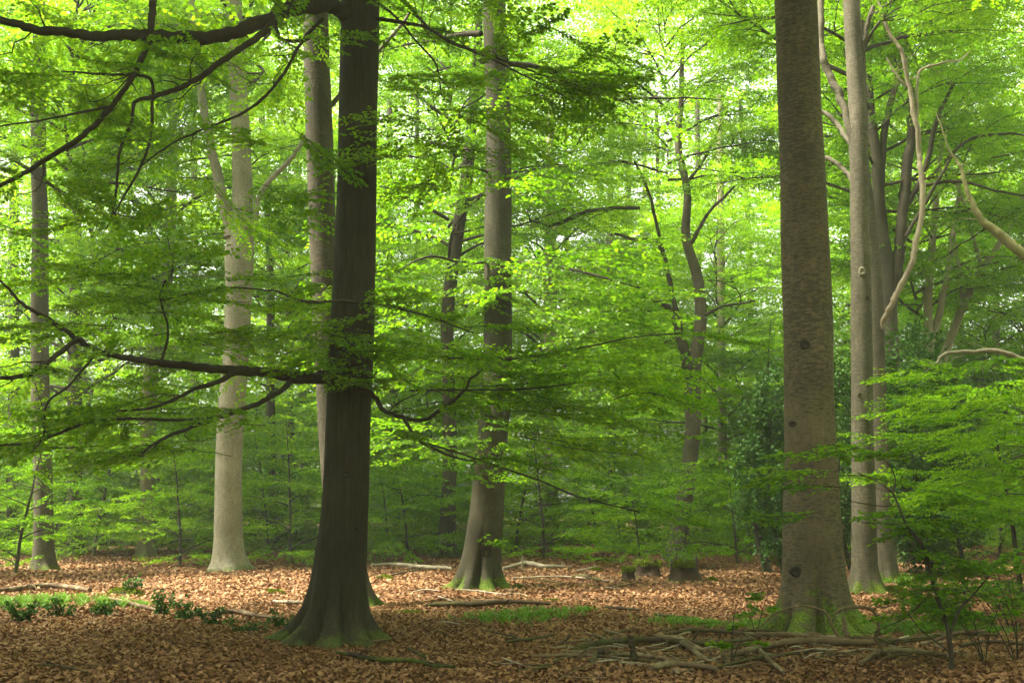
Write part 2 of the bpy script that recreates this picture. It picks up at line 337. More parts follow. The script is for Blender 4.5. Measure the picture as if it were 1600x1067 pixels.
def crown(mb, base, z0, z1, rad, nl, lib, shape, sp=.8, sub=3, twigs=False, azr=None, ss=1., r0=.07, open_=None):
    """limbs from the axis between z0 and z1, each with side limbs and leafy fans"""
    for k in range(nl):
        u = (k+random.random())/nl; z = z0+(z1-z0)*u
        az = random.uniform(*azr) if azr else k*2.4+random.gauss(0, .4)
        L = rad*(1-.65*u**1.6)*random.uniform(.75, 1.15); e0 = .25+.8*u+random.gauss(0, .12)
        lm = limb((base[0], base[1], z), az, e0, e0*.25-.12, L)
        rr = r0*(L/rad)
        tube(mb, catmull(lm, 14), np.linspace(rr, rr*.15, 14), 5, 0, 1, False)
        dress(mb, lib, lm, sp, .3, ss, ss*.7, shape, twigs)
        for q in range(sub):
            i0 = random.randint(2, 7); dd = lm[i0+1]-lm[i0]; a2 = math.atan2(dd[1], dd[0])+random.choice((-1, 1))*random.uniform(.5, 1.0)
            l2 = limb(lm[i0], a2, e0*.4+random.gauss(0, .1), -.08, L*random.uniform(.3, .55), 6)
            tube(mb, l2, np.linspace(rr*.5, rr*.12, len(l2)), 4, 0, 1, False)
            dress(mb, lib, l2, sp, .15, ss*.9, ss*.6, shape, twigs)

# ------------------------------------------------------------------ trunks
def trunk_mesh(mb, axis, rad, flare=.0, fh=.5, lobes=5, seg=72, seed=0, step=.09, lobeamp=1., dirs=None, cr=()):
    """axis: world points from the ground up, rad: radii; root flare with lobes that die out over height fh"""
    r = np.random.default_rng(seed); s = arc(np.asarray(axis)); n = max(24, int(s[-1]/step)); n = min(n, 200)
    tt = np.linspace(0, 1, n)**1.35
    dense = catmull(axis, 400); sd_ = arc(dense); want = tt*sd_[-1]
    p = np.stack([np.interp(want, sd_, dense[:, k]) for k in range(3)], -1)
    rr = np.interp(want, s, rad); th = np.linspace(0, 2*math.pi, seg, endpoint=False)
    la = dirs if dirs is not None else np.arange(lobes)*2*math.pi/lobes+r.normal(size=lobes)*.25
    lw = r.uniform(.7, 1.3, len(la)); h = p[:, 2]-p[0, 2]
    F = np.exp(-np.maximum(h-.0, 0)/fh)[:, None]
    lob = sum(lw[k]*np.maximum(0, np.cos(np.clip((th-a+math.pi) % (2*math.pi)-math.pi, -.40, .40)*3.92))**1.2 for k, a in enumerate(la))[None]
    prof = rr[:, None]*(1+.02*np.sin(th*2+h[:, None]*1.7)+.012*np.sin(th*5+h[:, None]*3.1+2))+flare*(F*.30+F**1.35*lob*lobeamp*.95)
    prof *= 1+(.03*np.sin(h[:, None]*11+th*4+2*np.sin(th*2))+.022*np.sin(h[:, None]*23+th*9))*F**.6
    prof *= 1-.10*F**.8*np.maximum(0, np.cos(th*len(la)+seed))**4
    for ca, cw, cdp, ch in cr: prof -= cdp*np.exp(-(((th-ca+math.pi) % (2*math.pi)-math.pi)/cw)**2)[None]*np.exp(-(h/ch)**2)[:, None]
    v = np.empty((n, seg, 3)); v[..., 0] = p[:, None, 0]+prof*np.cos(th); v[..., 1] = p[:, None, 1]+prof*np.sin(th); v[..., 2] = p[:, None, 2]
    i = np.arange(n-1)[:, None]*seg; j = np.arange(seg)[None]; j2 = (j+1) % seg
    mb.add(v.reshape(-1, 3), np.stack([i+j, i+j2, i+seg+j2, i+seg+j], -1).reshape(-1, 4), 0)
    return p, rr
def px_axis(pts, Y, zt=None, taper=.6):
    """pts: (px, py, width px) bottom first; returns world axis and radii, extended down to the ground and up to height zt"""
    A = [P(x, y, Y) for x, y, _ in pts]; r = [w/2*mpp(x, y, Y) for x, y, w in pts]
    g = gh(A[0][0], A[0][1])-.12
    if A[0][2] > g+.05: A.insert(0, np.array([A[0][0], Y, g])); r.insert(0, r[0])
    if zt and A[-1][2] < zt:
        d = A[-1]-A[-2]; d /= np.linalg.norm(d); k = (zt-A[-1][2])
        A.append(A[-1]+np.array([d[0]*k*.6, 0, k])); r.append(r[-1]*taper)
    return np.array(A), np.array(r)
def tree(name, label, pts, Y, bark, zt=18, flare=.3, fh=.40, lobes=5, seed=1, group=None, seg=56, lobeamp=1., dirs=None, cat="tree", cr=()):
    A, r = px_axis(pts, Y, zt); root = empty(name, (A[0][0], Y, gh(A[0][0], Y)), label, cat, group)
    mb = MB(); trunk_mesh(mb, A, r, flare, fh, lobes, seg, seed, lobeamp=lobeamp, dirs=dirs, cr=cr)
    return root, mb, A, r
def pxbranch(root, pts, bark, name='branch', seg=8, bumps=.05, n=None, world=None):
    """pts: (px, py, Y, width px)"""
    W = np.array([P(a, b, c) for a, b, c, _ in pts]) if world is None else world
    r = np.array([d/2*mpp(a, b, c) for a, b, c, d in pts]); n = n or 8*len(pts)
    C = catmull(W, n); rr = np.interp(np.linspace(0, len(pts)-1, n), np.arange(len(pts)), r)
    wv = np.cumsum(rng.normal(size=(n, 3)), 0); wv -= np.linspace(0, 1, n)[:, None]*wv[-1]+wv[0]*np.linspace(1, 0, n)[:, None]; C = C+wv*np.minimum(np.mean(r)*.16, .012)
    mb = MB(); tube(mb, C, rr*rng.uniform(.92, 1.08, n), seg, bumps)
    if arc(C)[-1] > .8:
        for _ in range(int(min(9, arc(C)[-1]*2.2))):
            k0 = random.randint(n//4, n-3); dd = C[k0+1]-C[k0]; q_ = min(rr[k0]*.35, .011)
            l_ = limb(C[k0], math.atan2(dd[1], dd[0])+random.choice((-1, 1))*random.uniform(.3, 1.2), random.uniform(-.9, .8), random.uniform(-.6, .3), random.uniform(.3, 1.1), 7, .5)
            tube(mb, l_, np.linspace(q_, q_*.25, len(l_)), 5, .05, 0, False)
    local(mb.build(name, bark), root); return C
def shared_crown(root, src, rz, s=(1, 1, 1), dz=0.):
    o = src.copy(); COL.objects.link(o); o.parent = root; o.rotation_euler = (0, 0, rz); o.scale = s; o.location = (0, 0, dz); return o

# generic crowns (reused by several trees); origin at the foot of the tree
def crown_obj(seed, *a, **k):
    random.seed(seed); mb = MB(); crown(mb, (0, 0), *a, **k); return mb
CR = []
for s in range(3):
    mb = crown_obj(100+s, 5.0, 17, 7.5, 36, MID, RHO, sp=.7, sub=4, ss=1.2)
    CR.append(mb)
random.seed(9)
protos = {}
def use_crown(i, root, rz, s=(1, 1, 1), dz=0.):
    if i not in protos:
        o = CR[i].build("crown", [M['leaf_far'], M['twig']], root); protos[i] = o
        o.rotation_euler = (0, 0, rz); o.scale = s; o.location = (0, 0, dz); return o
    return shared_crown(root, protos[i], rz, s, dz)

# ------------------------------------------------------------------ front left dark beech
root, mb, A, r = tree("beech_tree", "dark thick beech in front left with flared roots and one long bare limb reaching left",
    [(524, 1003, 88), (528, 930, 84), (538, 800, 73), (543, 700, 71), (547, 590, 70), (553, 450, 65), (557, 300, 62), (561, 100, 60), (563, 0, 59)],
    14.07, M['bark_dark'], 20, .72, .27, seed=5, seg=110, dirs=np.array([3.25, 4.05, 4.75, 5.45, 6.1, 1.2, 2.2]), lobeamp=1.25, cr=((4.38, .10, .22, .40), (5.08, .08, .16, .55), (3.68, .10, .18, .3), (5.75, .1, .18, .3)))
local(mb.build("trunk", M['bark_dark']), root); T1 = root
BD = M['twig']
Y1 = 14.0
limbs = []
def B(pts): c = pxbranch(T1, pts, BD); limbs.append(c); return c
main_left = B([(522, 590, 14.0, 22.1), (480, 588, 13.9, 18.9), (430, 581, 13.8, 16.4), (365, 577, 13.6, 14.8), (300, 573, 13.5, 12.3), (240, 566, 13.3, 11.5), (190, 555, 13.2, 9.8), (150, 540, 13.1, 9.0), (118, 522, 13.0, 8.2), (85, 498, 12.9, 6.6), (45, 475, 12.8, 5.7), (10, 440, 12.7, 4.1), (-40, 400, 12.6, 2.5)])
B([(120, 530, 13.0, 8), (90, 553, 12.7, 8), (60, 575, 12.5, 8), (20, 588, 12.2, 7), (-60, 595, 12, 5)])
B([(368, 582, 13.6, 9), (330, 600, 13.4, 8), (300, 608, 13.3, 6), (270, 625, 13.2, 6), (225, 640, 13, 4), (170, 642, 12.9, 3)])
B([(455, 596, 13.8, 9), (430, 618, 13.6, 9), (390, 636, 13.4, 8), (340, 654, 13.2, 7), (300, 668, 13.1, 6), (268, 680, 12.9, 6), (230, 700, 12.8, 4), (215, 712, 12.7, 3)])
B([(350, 652, 13.2, 4), (280, 656, 13.1, 5), (200, 654, 13, 5), (140, 658, 12.9, 5), (90, 677, 12.8, 5), (40, 690, 12.7, 4), (-40, 697, 12.6, 3)])
B([(150, 552, 13.1, 5), (110, 600, 12.9, 4), (75, 630, 12.8, 4), (70, 680, 12.7, 3), (45, 710, 12.6, 2)])
B([(252, 566, 13.4, 5), (262, 520, 13.5, 4), (250, 460, 13.6, 3), (270, 420, 13.7, 3), (262, 370, 13.8, 2)])
B([(240, 0, 12.2, 12), (236, 40, 12.2, 11), (222, 80, 12.3, 10), (200, 130, 12.4, 9), (160, 180, 12.5, 9), (110, 220, 12.5, 9), (50, 262, 12.6, 8), (-30, 310, 12.7, 6)])
top = B([(552, 45, 14.0, 30), (532, 22, 13.9, 28), (510, 10, 13.8, 26), (480, 4, 13.6, 24), (430, 12, 13.4, 25), (395, 26, 13.3, 23), (340, 42, 13.2, 22), (270, 51, 13.0, 21), (200, 46, 12.8, 18), (130, 36, 12.6, 16), (60, 30, 12.4, 14), (0, 20, 12.3, 13), (-80, 10, 12.2, 10)])
B([(436, 8, 13.4, 14), (428, 35, 13.3, 12), (400, 63, 13.2, 11), (362, 88, 13.1, 10), (320, 118, 13, 9), (285, 140, 12.9, 8), (245, 155, 12.8, 8), (212, 160, 12.7, 6), (202, 195, 12.7, 5), (190, 235, 12.6, 5), (182, 285, 12.6, 4), (175, 340, 12.5, 3)])
B([(238, 156, 12.8, 5), (236, 200, 12.8, 5), (228, 245, 12.7, 4), (205, 290, 12.7, 4), (185, 325, 12.6, 3), (165, 360, 12.6, 2)])
B([(430, 35, 13.3, 7), (440, 60, 13.4, 6), (470, 65, 13.5, 6), (485, 60, 13.5, 3)])
B([(505, 30, 13.8, 6), (480, 55, 13.7, 6), (465, 80, 13.6, 5), (440, 120, 13.5, 5), (405, 160, 13.4, 5), (360, 188, 13.3, 4), (310, 208, 13.2, 4), (260, 230, 13.1, 3), (215, 265, 13, 2)])
B([(240, 155, 12.8, 6), (238, 130, 12.8, 5), (222, 118, 12.7, 5), (160, 115, 12.6, 4), (95, 112, 12.5, 2)])
B([(180, 165, 12.5, 5), (120, 178, 12.4, 4), (60, 190, 12.2, 3), (0, 198, 12, 3)])
B([(586, 30, 14.0, 7), (630, 36, 13.6, 6), (668, 44, 13.3, 5), (710, 70, 13, 5), (770, 90, 12.8, 4), (830, 112, 12.6, 3), (900, 140, 12.4, 2)])
B([(590, -40, 13.9, 7), (640, 10, 13.4, 5), (680, 50, 13, 4), (740, 80, 12.7, 4), (800, 108, 12.5, 3), (880, 150, 12.3, 2)])
B([(590, 5, 14, 5), (620, 30, 14.2, 4), (650, 65, 14.3, 3), (680, 100, 14.4, 3), (690, 150, 14.4, 2)])
B([(537, 573, 13.75, 7), (536, 585, 13.7, 7), (543, 600, 13.65, 7), (556, 607, 13.65, 8), (573, 607, 13.7, 8), (590, 618, 13.7, 8), (602, 636, 13.65, 7), (630, 649, 13.6, 7), (668, 653, 13.5, 6), (695, 636, 13.4, 6), (725, 610, 13.3, 5), (738, 590, 13.2, 4), (755, 575, 13.1, 2)])
B([(570, 606, 13.7, 5), (578, 594, 13.6, 4), (590, 580, 13.6, 3)])
B([(629, 650, 13.6, 6), (645, 675, 13.4, 5), (665, 695, 13.3, 4), (700, 712, 13.2, 4), (745, 722, 13.1, 2)])
B([(640, 610, 13.2, 3), (735, 609, 12.9, 3), (820, 608, 12.7, 3), (900, 598, 12.5, 2)])
B([(660, 690, 13.3, 3), (740, 715, 13, 3), (830, 745, 12.8, 3), (905, 775, 12.6, 3), (1000, 800, 12.4, 2)])
B([(540, 470, 13.7, 4), (600, 478, 13.3, 4), (680, 498, 13, 3), (740, 520, 12.8, 2)])
B([(700, 560, 13, 3), (800, 560, 12.6, 4), (900, 545, 12.3, 3), (990, 528, 12.1, 2), (1060, 522, 12, 2)])
B([(545, 470, 13.8, 5), (480, 470, 13.4, 4), (440, 458, 13.2, 4), (425, 455, 13.2, 3), (350, 450, 13, 3), (250, 470, 12.8, 2)])
# small leafy twigs of this tree, kept to where the photograph has its leaves
fb = MB(); random.seed(21)
def fan(px, py, Y, az, s=.8, el=.05, roll=None, lib=LIB, mbx=None): put(mbx or fb, lib, P(px, py, Y), az, el, random.gauss(0, .15) if roll is None else roll, s)
def region(n, x0, x1, y0, y1, Y0, Y1, s=(.6, 1.), el=(-.1, .15), lib=LIB, mbx=None, az=None):
    for _ in range(n):
        a = random.uniform(0, 6.283) if az is None else random.gauss(az, .7)
        put(mbx or fb, lib, P(random.uniform(x0, x1), random.uniform(y0, y1), random.uniform(Y0, Y1)), a, random.uniform(*el)+random.gauss(0, .12), random.gauss(0, .34), random.uniform(*s))
for c in limbs:
    if len(c) > 30: dress(fb, LIB, c[::4], .65, .4, .65, .5, el=(-.2, .2), keep=.55)
for (x0, y0) in ((250, 440), (400, 445), (330, 530), (430, 540), (200, 520), (480, 500), (560, 500), (640, 560), (700, 590), (120, 420), (60, 600), (150, 640), (250, 690), (80, 700), (600, 540), (540, 465), (330, 480)):
    region(3, x0-70, x0+70, y0-14, y0+14, 13.6, 17, (.6, 1.), (-.08, .06))
region(13, 490, 595, 440, 590, 12.9, 13.5, (.4, .7), (-.15, .1))
region(14, -40, 480, -20, 300, 14.5, 18, (.7, 1.1), (-.4, .1))
region(26, 640, 1030, 530, 690, 11.5, 14, (.5, .9), (-.05, .05), az=0)
region(15, 600, 900, -20, 220, 12, 16.5, (.5, .9), (-.4, .1), az=-.2)
region(6, 760, 940, 90, 180, 12, 14.5, (.4, .7), (-.25, .1), az=0)
region(34, -60, 500, -30, 330, 13.2, 17, (.6, 1.), (-.45, .2)); region(12, -60, 480, -30, 330, 11.5, 13, (.4, .7), (-.4, .1))
region(14, -60, 250, 330, 520, 13, 16, (.6, 1.), (-.2, .1))
region(14, 60, 420, 590, 720, 13, 16, (.6, 1.), (-.08, .06), az=3.1)
region(10, 600, 720, 150, 300, 13, 14.5, (.5, .9), (-.15, .1))
# upper crown above the frame: this is what shades the foreground
crown(fb, (T1.location.x, T1.location.y), 9.2, 18, 10.5, 46, azr=(-3.5, .3), lib=MID, shape=RHO, **{'sp':.55, 'sub':5, 'ss':1.35, 'r0':.10}) # MID, RHO, sp=.55, sub=5, ss=1.35, r0=.10)
local(fb.build("crown", [M['leaf'], M['twig']]), T1)
kn = MB()
def knot(root, px, py, Y, w, axis_r, h=None, matn='knot', name="knot"):
    """oval bark scar standing a little proud of the trunk, facing the viewer"""
    c = P(px, py, Y-axis_r); r_ = w/2*mpp(px, py, Y); hh = (h or w)/2*mpp(px, py, Y)
    m_ = MB(); k, q = 18, 4; V = []; 
    for a in range(q):
        f = 1-a/q
        for b in range(k):
            t = 2*math.pi*b/k; rad_ = f*(1+.08*math.sin(3*t+px))
            V.append([c[0]+r_*rad_*math.cos(t), c[1]-.018*math.sin(min(1, (1-f)*1.6)*math.pi)-.004+.5*(r_*rad_*math.cos(t))**2/axis_r, c[2]+hh*rad_*math.sin(t)])
    V.append([c[0], c[1]-.002, c[2]]); F = []
    for a in range(q-1):
        for b in range(k): F.append([a*k+b, a*k+(b+1) % k, (a+1)*k+(b+1) % k, (a+1)*k+b])
    m_.add(V, F); n0 = (q-1)*k
    m_.add([V[n0+b] for b in range(k)]+[V[-1]], [[b, (b+1) % k, k] for b in range(k)])
    local(m_.build(name, M[matn]), root)
knot(T1, 541, 740, 14.07, 14, .285, 12); knot(T1, 556, 828, 14.07, 10, .30, 9)

# ------------------------------------------------------------------ slim trunk just behind it
root, mb, A, r = tree("beech_tree", "grey wrinkled beech half hidden directly behind the dark front trunk",
    [(548, 945, 64), (540, 860, 56), (524, 700, 50), (512, 500, 46), (506, 400, 44), (502, 300, 42), (497, 150, 41), (493, 0, 40)],
    19, M['bark_old'], 19, .42, .22, seed=8, dirs=np.array([-.6, .4, 3.4, 4.4, 5.0]))
local(mb.build("trunk", M['bark_old']), root)
pxbranch(root, [(512, 170, 19, 9), (540, 140, 19.2, 7), (600, 70, 19.6, 6), (640, 20, 20, 5)], M['bark_old'])

# ------------------------------------------------------------------ centre tree
root, mb, A, r = tree("beech_tree", "grey beech in the centre with green moss over its spreading roots",
    [(748, 916, 66), (754, 860, 58), (760, 800, 53), (768, 700, 49), (777, 600, 45), (778, 500, 44), (778, 350, 42), (779, 200, 39), (776, 100, 37), (772, 0, 35)],
    23.5, M['bark_centre'], 20, .60, .24, seed=11, seg=90, lobeamp=1.3, dirs=np.array([3.4, 4.3, 5.0, 5.9, .5, 1.8]), cr=((4.68, .13, .30, .75), (3.9, .1, .15, .3), (5.45, .1, .15, .35)))
local(mb.build("trunk", M['bark_centre']), root); T2 = root
pxbranch(root, [(760, 410, 23.3, 6), (720, 410, 22.9, 4), (670, 402, 22.5, 4), (620, 425, 22.2, 2)], M['twig'])
pxbranch(root, [(795, 410, 23.4, 5), (860, 415, 23, 4), (930, 430, 22.6, 4), (1000, 450, 22.2, 3)], M['twig'])
pxbranch(root, [(765, 270, 23.3, 6), (720, 262, 23, 5), (650, 290, 22.6, 3)], M['twig'])
fb = MB()
region(30, 800, 980, 385, 500, 20.5, 25, (.7, 1.2), (-.12, .02), lib=MID, az=0)
region(22, 590, 760, 300, 520, 20.5, 25, (.7, 1.1), (-.12, .05), lib=MID, az=3.1)
region(16, 820, 960, 500, 620, 21, 25, (.7, 1.1), (-.12, .02), lib=MID, az=0)
region(16, 600, 740, 540, 700, 21, 25, (.7, 1.1), (-.12, .02), lib=MID, az=3.1)
region(14, 740, 800, 400, 470, 22, 23, (.4, .6), (-.1, .05), lib=MID)
region(16, 720, 810, 610, 740, 21.8, 23, (.4, .7), (-.1, .05), lib=MID)
region(3, 745, 775, 835, 850, 22.9, 23.1, (.2, .3), (-.1, .05), lib=MID)
region(14, 600, 900, 160, 330, 22, 26, (.7, 1.1), (-.12, .05), lib=MID)
crown(fb, (T2.location.x, T2.location.y), 11, 19, 4.5, 14, MID, RHO, sp=.9, sub=2, ss=1.)
local(fb.build("crown", [M['leaf'], M['twig']]), T2)
knot(T2, 760, 862, 23.5, 16, .36, 22)

# ------------------------------------------------------------------ pale forked beech
root, mb, A, r = tree("beech_tree", "pale smooth beech on the left forking into two stems halfway up",
    [(360, 887, 52), (357, 840, 44), (357, 760, 42), (359, 680, 41), (368, 560, 40), (373, 460, 41), (374, 400, 44), (377, 350, 38), (379, 300, 32), (377, 230, 29), (373, 150, 27), (368, 50, 26), (365, 0, 25)],
    29, M['bark_pale'], 21, .36, .20, seed=3, seg=40, lobeamp=1.)
local(mb.build("trunk", M['bark_pale']), root); T3 = root
pxbranch(root, [(362, 372, 28.9, 24), (352, 330, 28.9, 20), (342, 290, 28.9, 18), (332, 240, 28.9, 16), (318, 180, 28.9, 14), (308, 100, 28.9, 12), (300, 0, 28.9, 10)], M['bark_pale'])
pxbranch(root, [(390, 370, 28.9, 12), (402, 340, 28.8, 9), (412, 310, 28.8, 8), (432, 280, 28.8, 8), (458, 248, 28.7, 7), (480, 215, 28.6, 6), (505, 180, 28.6, 5)], M['bark_pale'])
use_crown(1, root, 1.0, (.65, .65, .9), 8)

# left edge trees
root, mb, A, r = tree("beech_tree", "brown beech near the left edge with flared foot at the clearing edge",
    [(69, 891, 34), (68, 840, 30), (67, 740, 29), (63, 600, 27), (62, 480, 26), (63, 350, 24), (60, 200, 22)], 29.5, M['bark_old'], 19, .34, .2, seed=6)
local(mb.build("trunk", M['bark_old']), root); use_crown(2, root, 2.0, (.65, .65, .9), 5)
root, mb, A, r = tree("beech_tree", "slender light trunk leaning right, between the left edge tree and the pale forked beech",
    [(228, 868, 22), (229, 800, 20), (232, 680, 22), (236, 580, 24), (246, 530, 21), (257, 470, 18), (266, 380, 16), (269, 250, 15)], 37, M['bark_farpale'], 17, .25, .3, seed=7)
local(mb.build("trunk", M['bark_farpale']), root); use_crown(0, root, 3.0, (.8, .8, .95), 3)
root, mb, A, r = tree("beech_tree", "shaded beech trunk curving right, seen just left of the central beech",
    [(697, 872, 28), (700, 800, 24), (703, 700, 22), (700, 560, 20), (700, 480, 20), (716, 360, 20), (729, 280, 19), (738, 180, 17), (745, 100, 16)], 36, M['bark_far'], 18, .25, .4, seed=17)
local(mb.build("trunk", M['bark_far']), root); use_crown(1, root, 4.4, (.75, .75, 1), 4)
# forked tree right of centre
root, mb, A, r = tree("beech_tree", "grey beech with a low fork and dark crooked branches, between the central and right trees",
    [(1056, 880, 28), (1063, 820, 27), (1076, 740, 25), (1083, 660, 24), (1082, 600, 26), (1088, 550, 21), (1095, 500, 19), (1090, 435, 17), (1072, 370, 15), (1074, 300, 12), (1060, 230, 11), (1064, 160, 9)], 34, M['bark_far'], 16, .25, .5, seed=23)
local(mb.build("trunk", M['bark_old']), root)
for pts in ([(1082, 600, 33.9, 18), (1072, 550, 33.9, 16), (1060, 505, 33.9, 14), (1045, 480, 33.8, 11), (1020, 468, 33.6, 9), (995, 462, 33.4, 6)],
            [(1062, 508, 33.9, 8), (1040, 420, 34, 8), (1025, 380, 34.2, 8), (990, 375, 34, 6), (960, 365, 34, 4)],
            [(1042, 425, 34, 6), (1022, 330, 34, 5), (1010, 290, 34, 4), (990, 250, 34, 3)],
            [(1080, 380, 33.9, 7), (1110, 330, 33.5, 5), (1150, 290, 33.2, 4)],
            [(1020, 486, 33.8, 5), (980, 484, 33.6, 4), (940, 488, 33.4, 2)],
            [(1088, 500, 34, 6), (1130, 478, 33.6, 4), (1180, 470, 33.4, 3)],
            [(1000, 325, 34, 6), (930, 330, 34, 6), (900, 340, 34, 7), (862, 352, 34, 5), (830, 345, 34, 3)],
            [(1070, 290, 34, 6), (1100, 250, 34, 4), (1130, 190, 34, 3)]):
    pxbranch(root, pts, M['bark_far'])
use_crown(2, root, .7, (.5, .5, .7), 8)

# ------------------------------------------------------------------ big right tree
root, mb, A, r = tree("beech_tree", "thick front beech on the right with dark bark flecks, a round knot and mossy foot",
    [(1272, 992, 98), (1272, 930, 94), (1271, 870, 91), (1268, 780, 86), (1266, 700, 80), (1264, 600, 77), (1262, 500, 75), (1257, 350, 72), (1251, 200, 68), (1247, 100, 66), (1243, 0, 64)],
    15.1, M['bark_right'], 20, .74, .27, seed=31, seg=110, lobeamp=1.2, dirs=np.array([3.3, 4.15, 5.1, 5.75, 6.2, .9, 2.0]), cr=((4.60, .08, .24, .62), (4.86, .07, .20, .55), (3.75, .1, .18, .3), (5.42, .09, .18, .4)))
local(mb.build("trunk", M['bark_right']), root); T9 = root
knot(root, 1258, 538, 15.1, 17, .315, 16); knot(root, 1243, 893, 15.1, 18, .37, 17); knot(root, 1238, 662, 15.1, 12, .30, 10)
fb = MB(); random.seed(77)
crown(fb, (T9.location.x, T9.location.y), 10.5, 18, 9, 26, azr=(-3.5, -.8), lib=MID, shape=RHO, **{'sp':.62, 'sub':4, 'ss':1.3, 'r0':.10}) # MID, RHO, sp=.62, sub=4, ss=1.3, r0=.1)
local(fb.build("crown", [M['leaf'], M['twig']]), T9)

# ------------------------------------------------------------------ pair behind it
root, mb, A, r = tree("beech_tree", "smooth grey beech with a ringed branch scar, front one of the close pair at right",
    [(1353, 926, 44), (1351, 880, 38), (1350, 800, 37), (1348, 700, 35), (1347, 600, 33), (1346, 500, 32), (1345, 430, 31), (1343, 350, 28), (1341, 200, 27), (1335, 100, 26), (1330, 0, 25)],
    21.8, M['bark_mid'], 20, .34, .24, seed=35, seg=44)
local(mb.build("trunk", M['bark_mid']), root); T10 = root
knot(root, 1347, 424, 21.8, 12, .20, 14, 'bark_pale', 'branch_scar'); knot(root, 1355, 466, 21.8, 6, .19, 7); knot(root, 1343, 618, 21.8, 8, .2, 9, 'bark_old', 'branch_scar')
for pts in ([(1336, 255, 21.8, 15), (1325, 190, 21.9, 13), (1312, 140, 22, 12), (1296, 105, 22.1, 12), (1286, 70, 22.2, 11), (1285, 20, 22.3, 10), (1290, -60, 22.4, 9)],
            [(1338, 290, 21.9, 8), (1315, 265, 22.3, 8), (1296, 252, 22.5, 7), (1270, 240, 22.8, 6), (1240, 235, 23, 5)],
            [(1332, 230, 21.9, 9), (1312, 200, 22.4, 8), (1290, 180, 22.6, 7), (1265, 165, 22.9, 6)],
            [(1346, 90, 21.8, 9), (1352, 55, 21.7, 8), (1365, 10, 21.6, 7)]):
    pxbranch(root, pts, M['bark_mid'])
root, mb, A, r = tree("beech_tree", "reddish grey beech with a pale limb curving up right, rear one of the close pair",
    [(1383, 884, 34), (1380, 840, 29), (1378, 760, 27), (1374, 680, 25), (1372, 600, 23), (1370, 500, 22), (1367, 420, 20), (1358, 330, 18), (1350, 260, 16), (1347, 150, 15)],
    26, M['bark_pale'], 18, .15, .3, seed=41, seg=36)
local(mb.build("trunk", M['bark_old']), root)
PB = M['deadpale']
for pts in ([(1376, 515, 25.9, 9), (1388, 482, 25.7, 11), (1396, 462, 25.6, 12), (1415, 425, 25.5, 11), (1430, 385, 25.4, 11), (1441, 330, 25.3, 11), (1441, 270, 25.2, 11), (1436, 235, 25.2, 10), (1430, 190, 25.1, 10), (1420, 140, 25.1, 9), (1410, 90, 25, 8), (1395, 60, 25, 7), (1378, 20, 25, 6), (1365, -20, 25, 5)],
            [(1433, 185, 25.1, 6), (1434, 130, 25.1, 5), (1440, 110, 25.1, 5), (1470, 100, 25, 4), (1500, 93, 25, 3), (1515, 80, 25, 2)],
            [(1416, 135, 25.1, 5), (1400, 118, 25.1, 4), (1385, 90, 25.1, 3)]):
    pxbranch(root, [(a, b, c, d*.8) for a, b, c, d in pts], PB)
use_crown(1, root, 2.3, (.7, .7, .9), 7)

# dark many stemmed tree behind the holly
root, mb, A, r = tree("beech_tree", "dark many stemmed tree rising behind the holly right of the close pair",
    [(1392, 860, 40), (1392, 700, 36), (1390, 560, 30), (1388, 480, 26), (1383, 400, 22), (1374, 340, 18), (1370, 250, 17), (1360, 180, 15), (1352, 60, 13)], 32, M['bark_far'], 18, .2, .4, seed=44)
local(mb.build("trunk", M['bark_far']), root)
for pts in ([(1392, 480, 32, 20), (1402, 400, 32, 18), (1408, 330, 32, 18), (1415, 260, 32, 16), (1422, 200, 32, 14), (1418, 130, 32, 12), (1395, 90, 32, 10), (1380, 20, 32, 8)],
            [(1410, 330, 32, 10), (1445, 270, 31.8, 9), (1465, 190, 31.6, 7), (1490, 130, 31.4, 5)],
            [(1384, 400, 32, 12), (1376, 260, 32, 11), (1384, 180, 32, 10), (1400, 120, 32, 9), (1405, 60, 32, 7)],
            [(1440, 290, 31.8, 6), (1500, 285, 31.5, 5), (1560, 300, 31.2, 4), (1620, 310, 31, 3)],
            [(1450, 280, 31.8, 5), (1510, 222, 31.5, 5), (1570, 210, 31.2, 4), (1620, 215, 31, 3)],
            [(1415, 370, 31.8, 6), (1460, 292, 31.6, 6), (1490, 240, 31.5, 4)]):
    pxbranch(root, pts, M['bark_far'])
use_crown(2, root, 1.1, (.7, .7, .9), 5.5)

# pale hazy trees at the right edge
for lab, pts, brs, ph, Yd in (
    ("pale hazy trunk nearest the holly at right with two upright stems", [(1452, 860, 22), (1454, 600, 18), (1452, 540, 17), (1450, 470, 13), (1455, 400, 12), (1462, 320, 10), (1470, 240, 8)],
     [[(1454, 540, 38, 12), (1465, 490, 38, 11), (1478, 420, 38, 10), (1488, 360, 38, 9), (1500, 280, 38, 6)]], 0, 38),
    ("pale leaning beech at right edge with a long curved limb", [(1465, 870, 24), (1468, 640, 19), (1470, 575, 17), (1485, 530, 14), (1510, 465, 13), (1535, 420, 12), (1565, 375, 10), (1590, 330, 8)],
     [[(1506, 470, 40, 9), (1500, 420, 40, 8), (1490, 370, 40, 6)], [(1535, 420, 40, 7), (1500, 300, 40, 6), (1470, 240, 40, 4)]], 1, 40)):
    root, mb, A, r = tree("beech_tree", lab, pts, Yd, M['bark_farpale'], 16, .2, .3, seed=50+ph)
    local(mb.build("trunk", M['bark_farpale']), root)
    for b in brs: pxbranch(root, b, M['bark_farpale'])
    use_crown(ph, root, 2.+ph, (.75, .75, .9), 3.5)
root, mb, A, r = tree("beech_tree", "mossy tree at the right edge whose thick yellow green limb slants into view",
    [(1655, 900, 40), (1650, 600, 36), (1640, 430, 30), (1660, 200, 26)], 25, M['bark_mossy'], 18, .2, .3, seed=60)
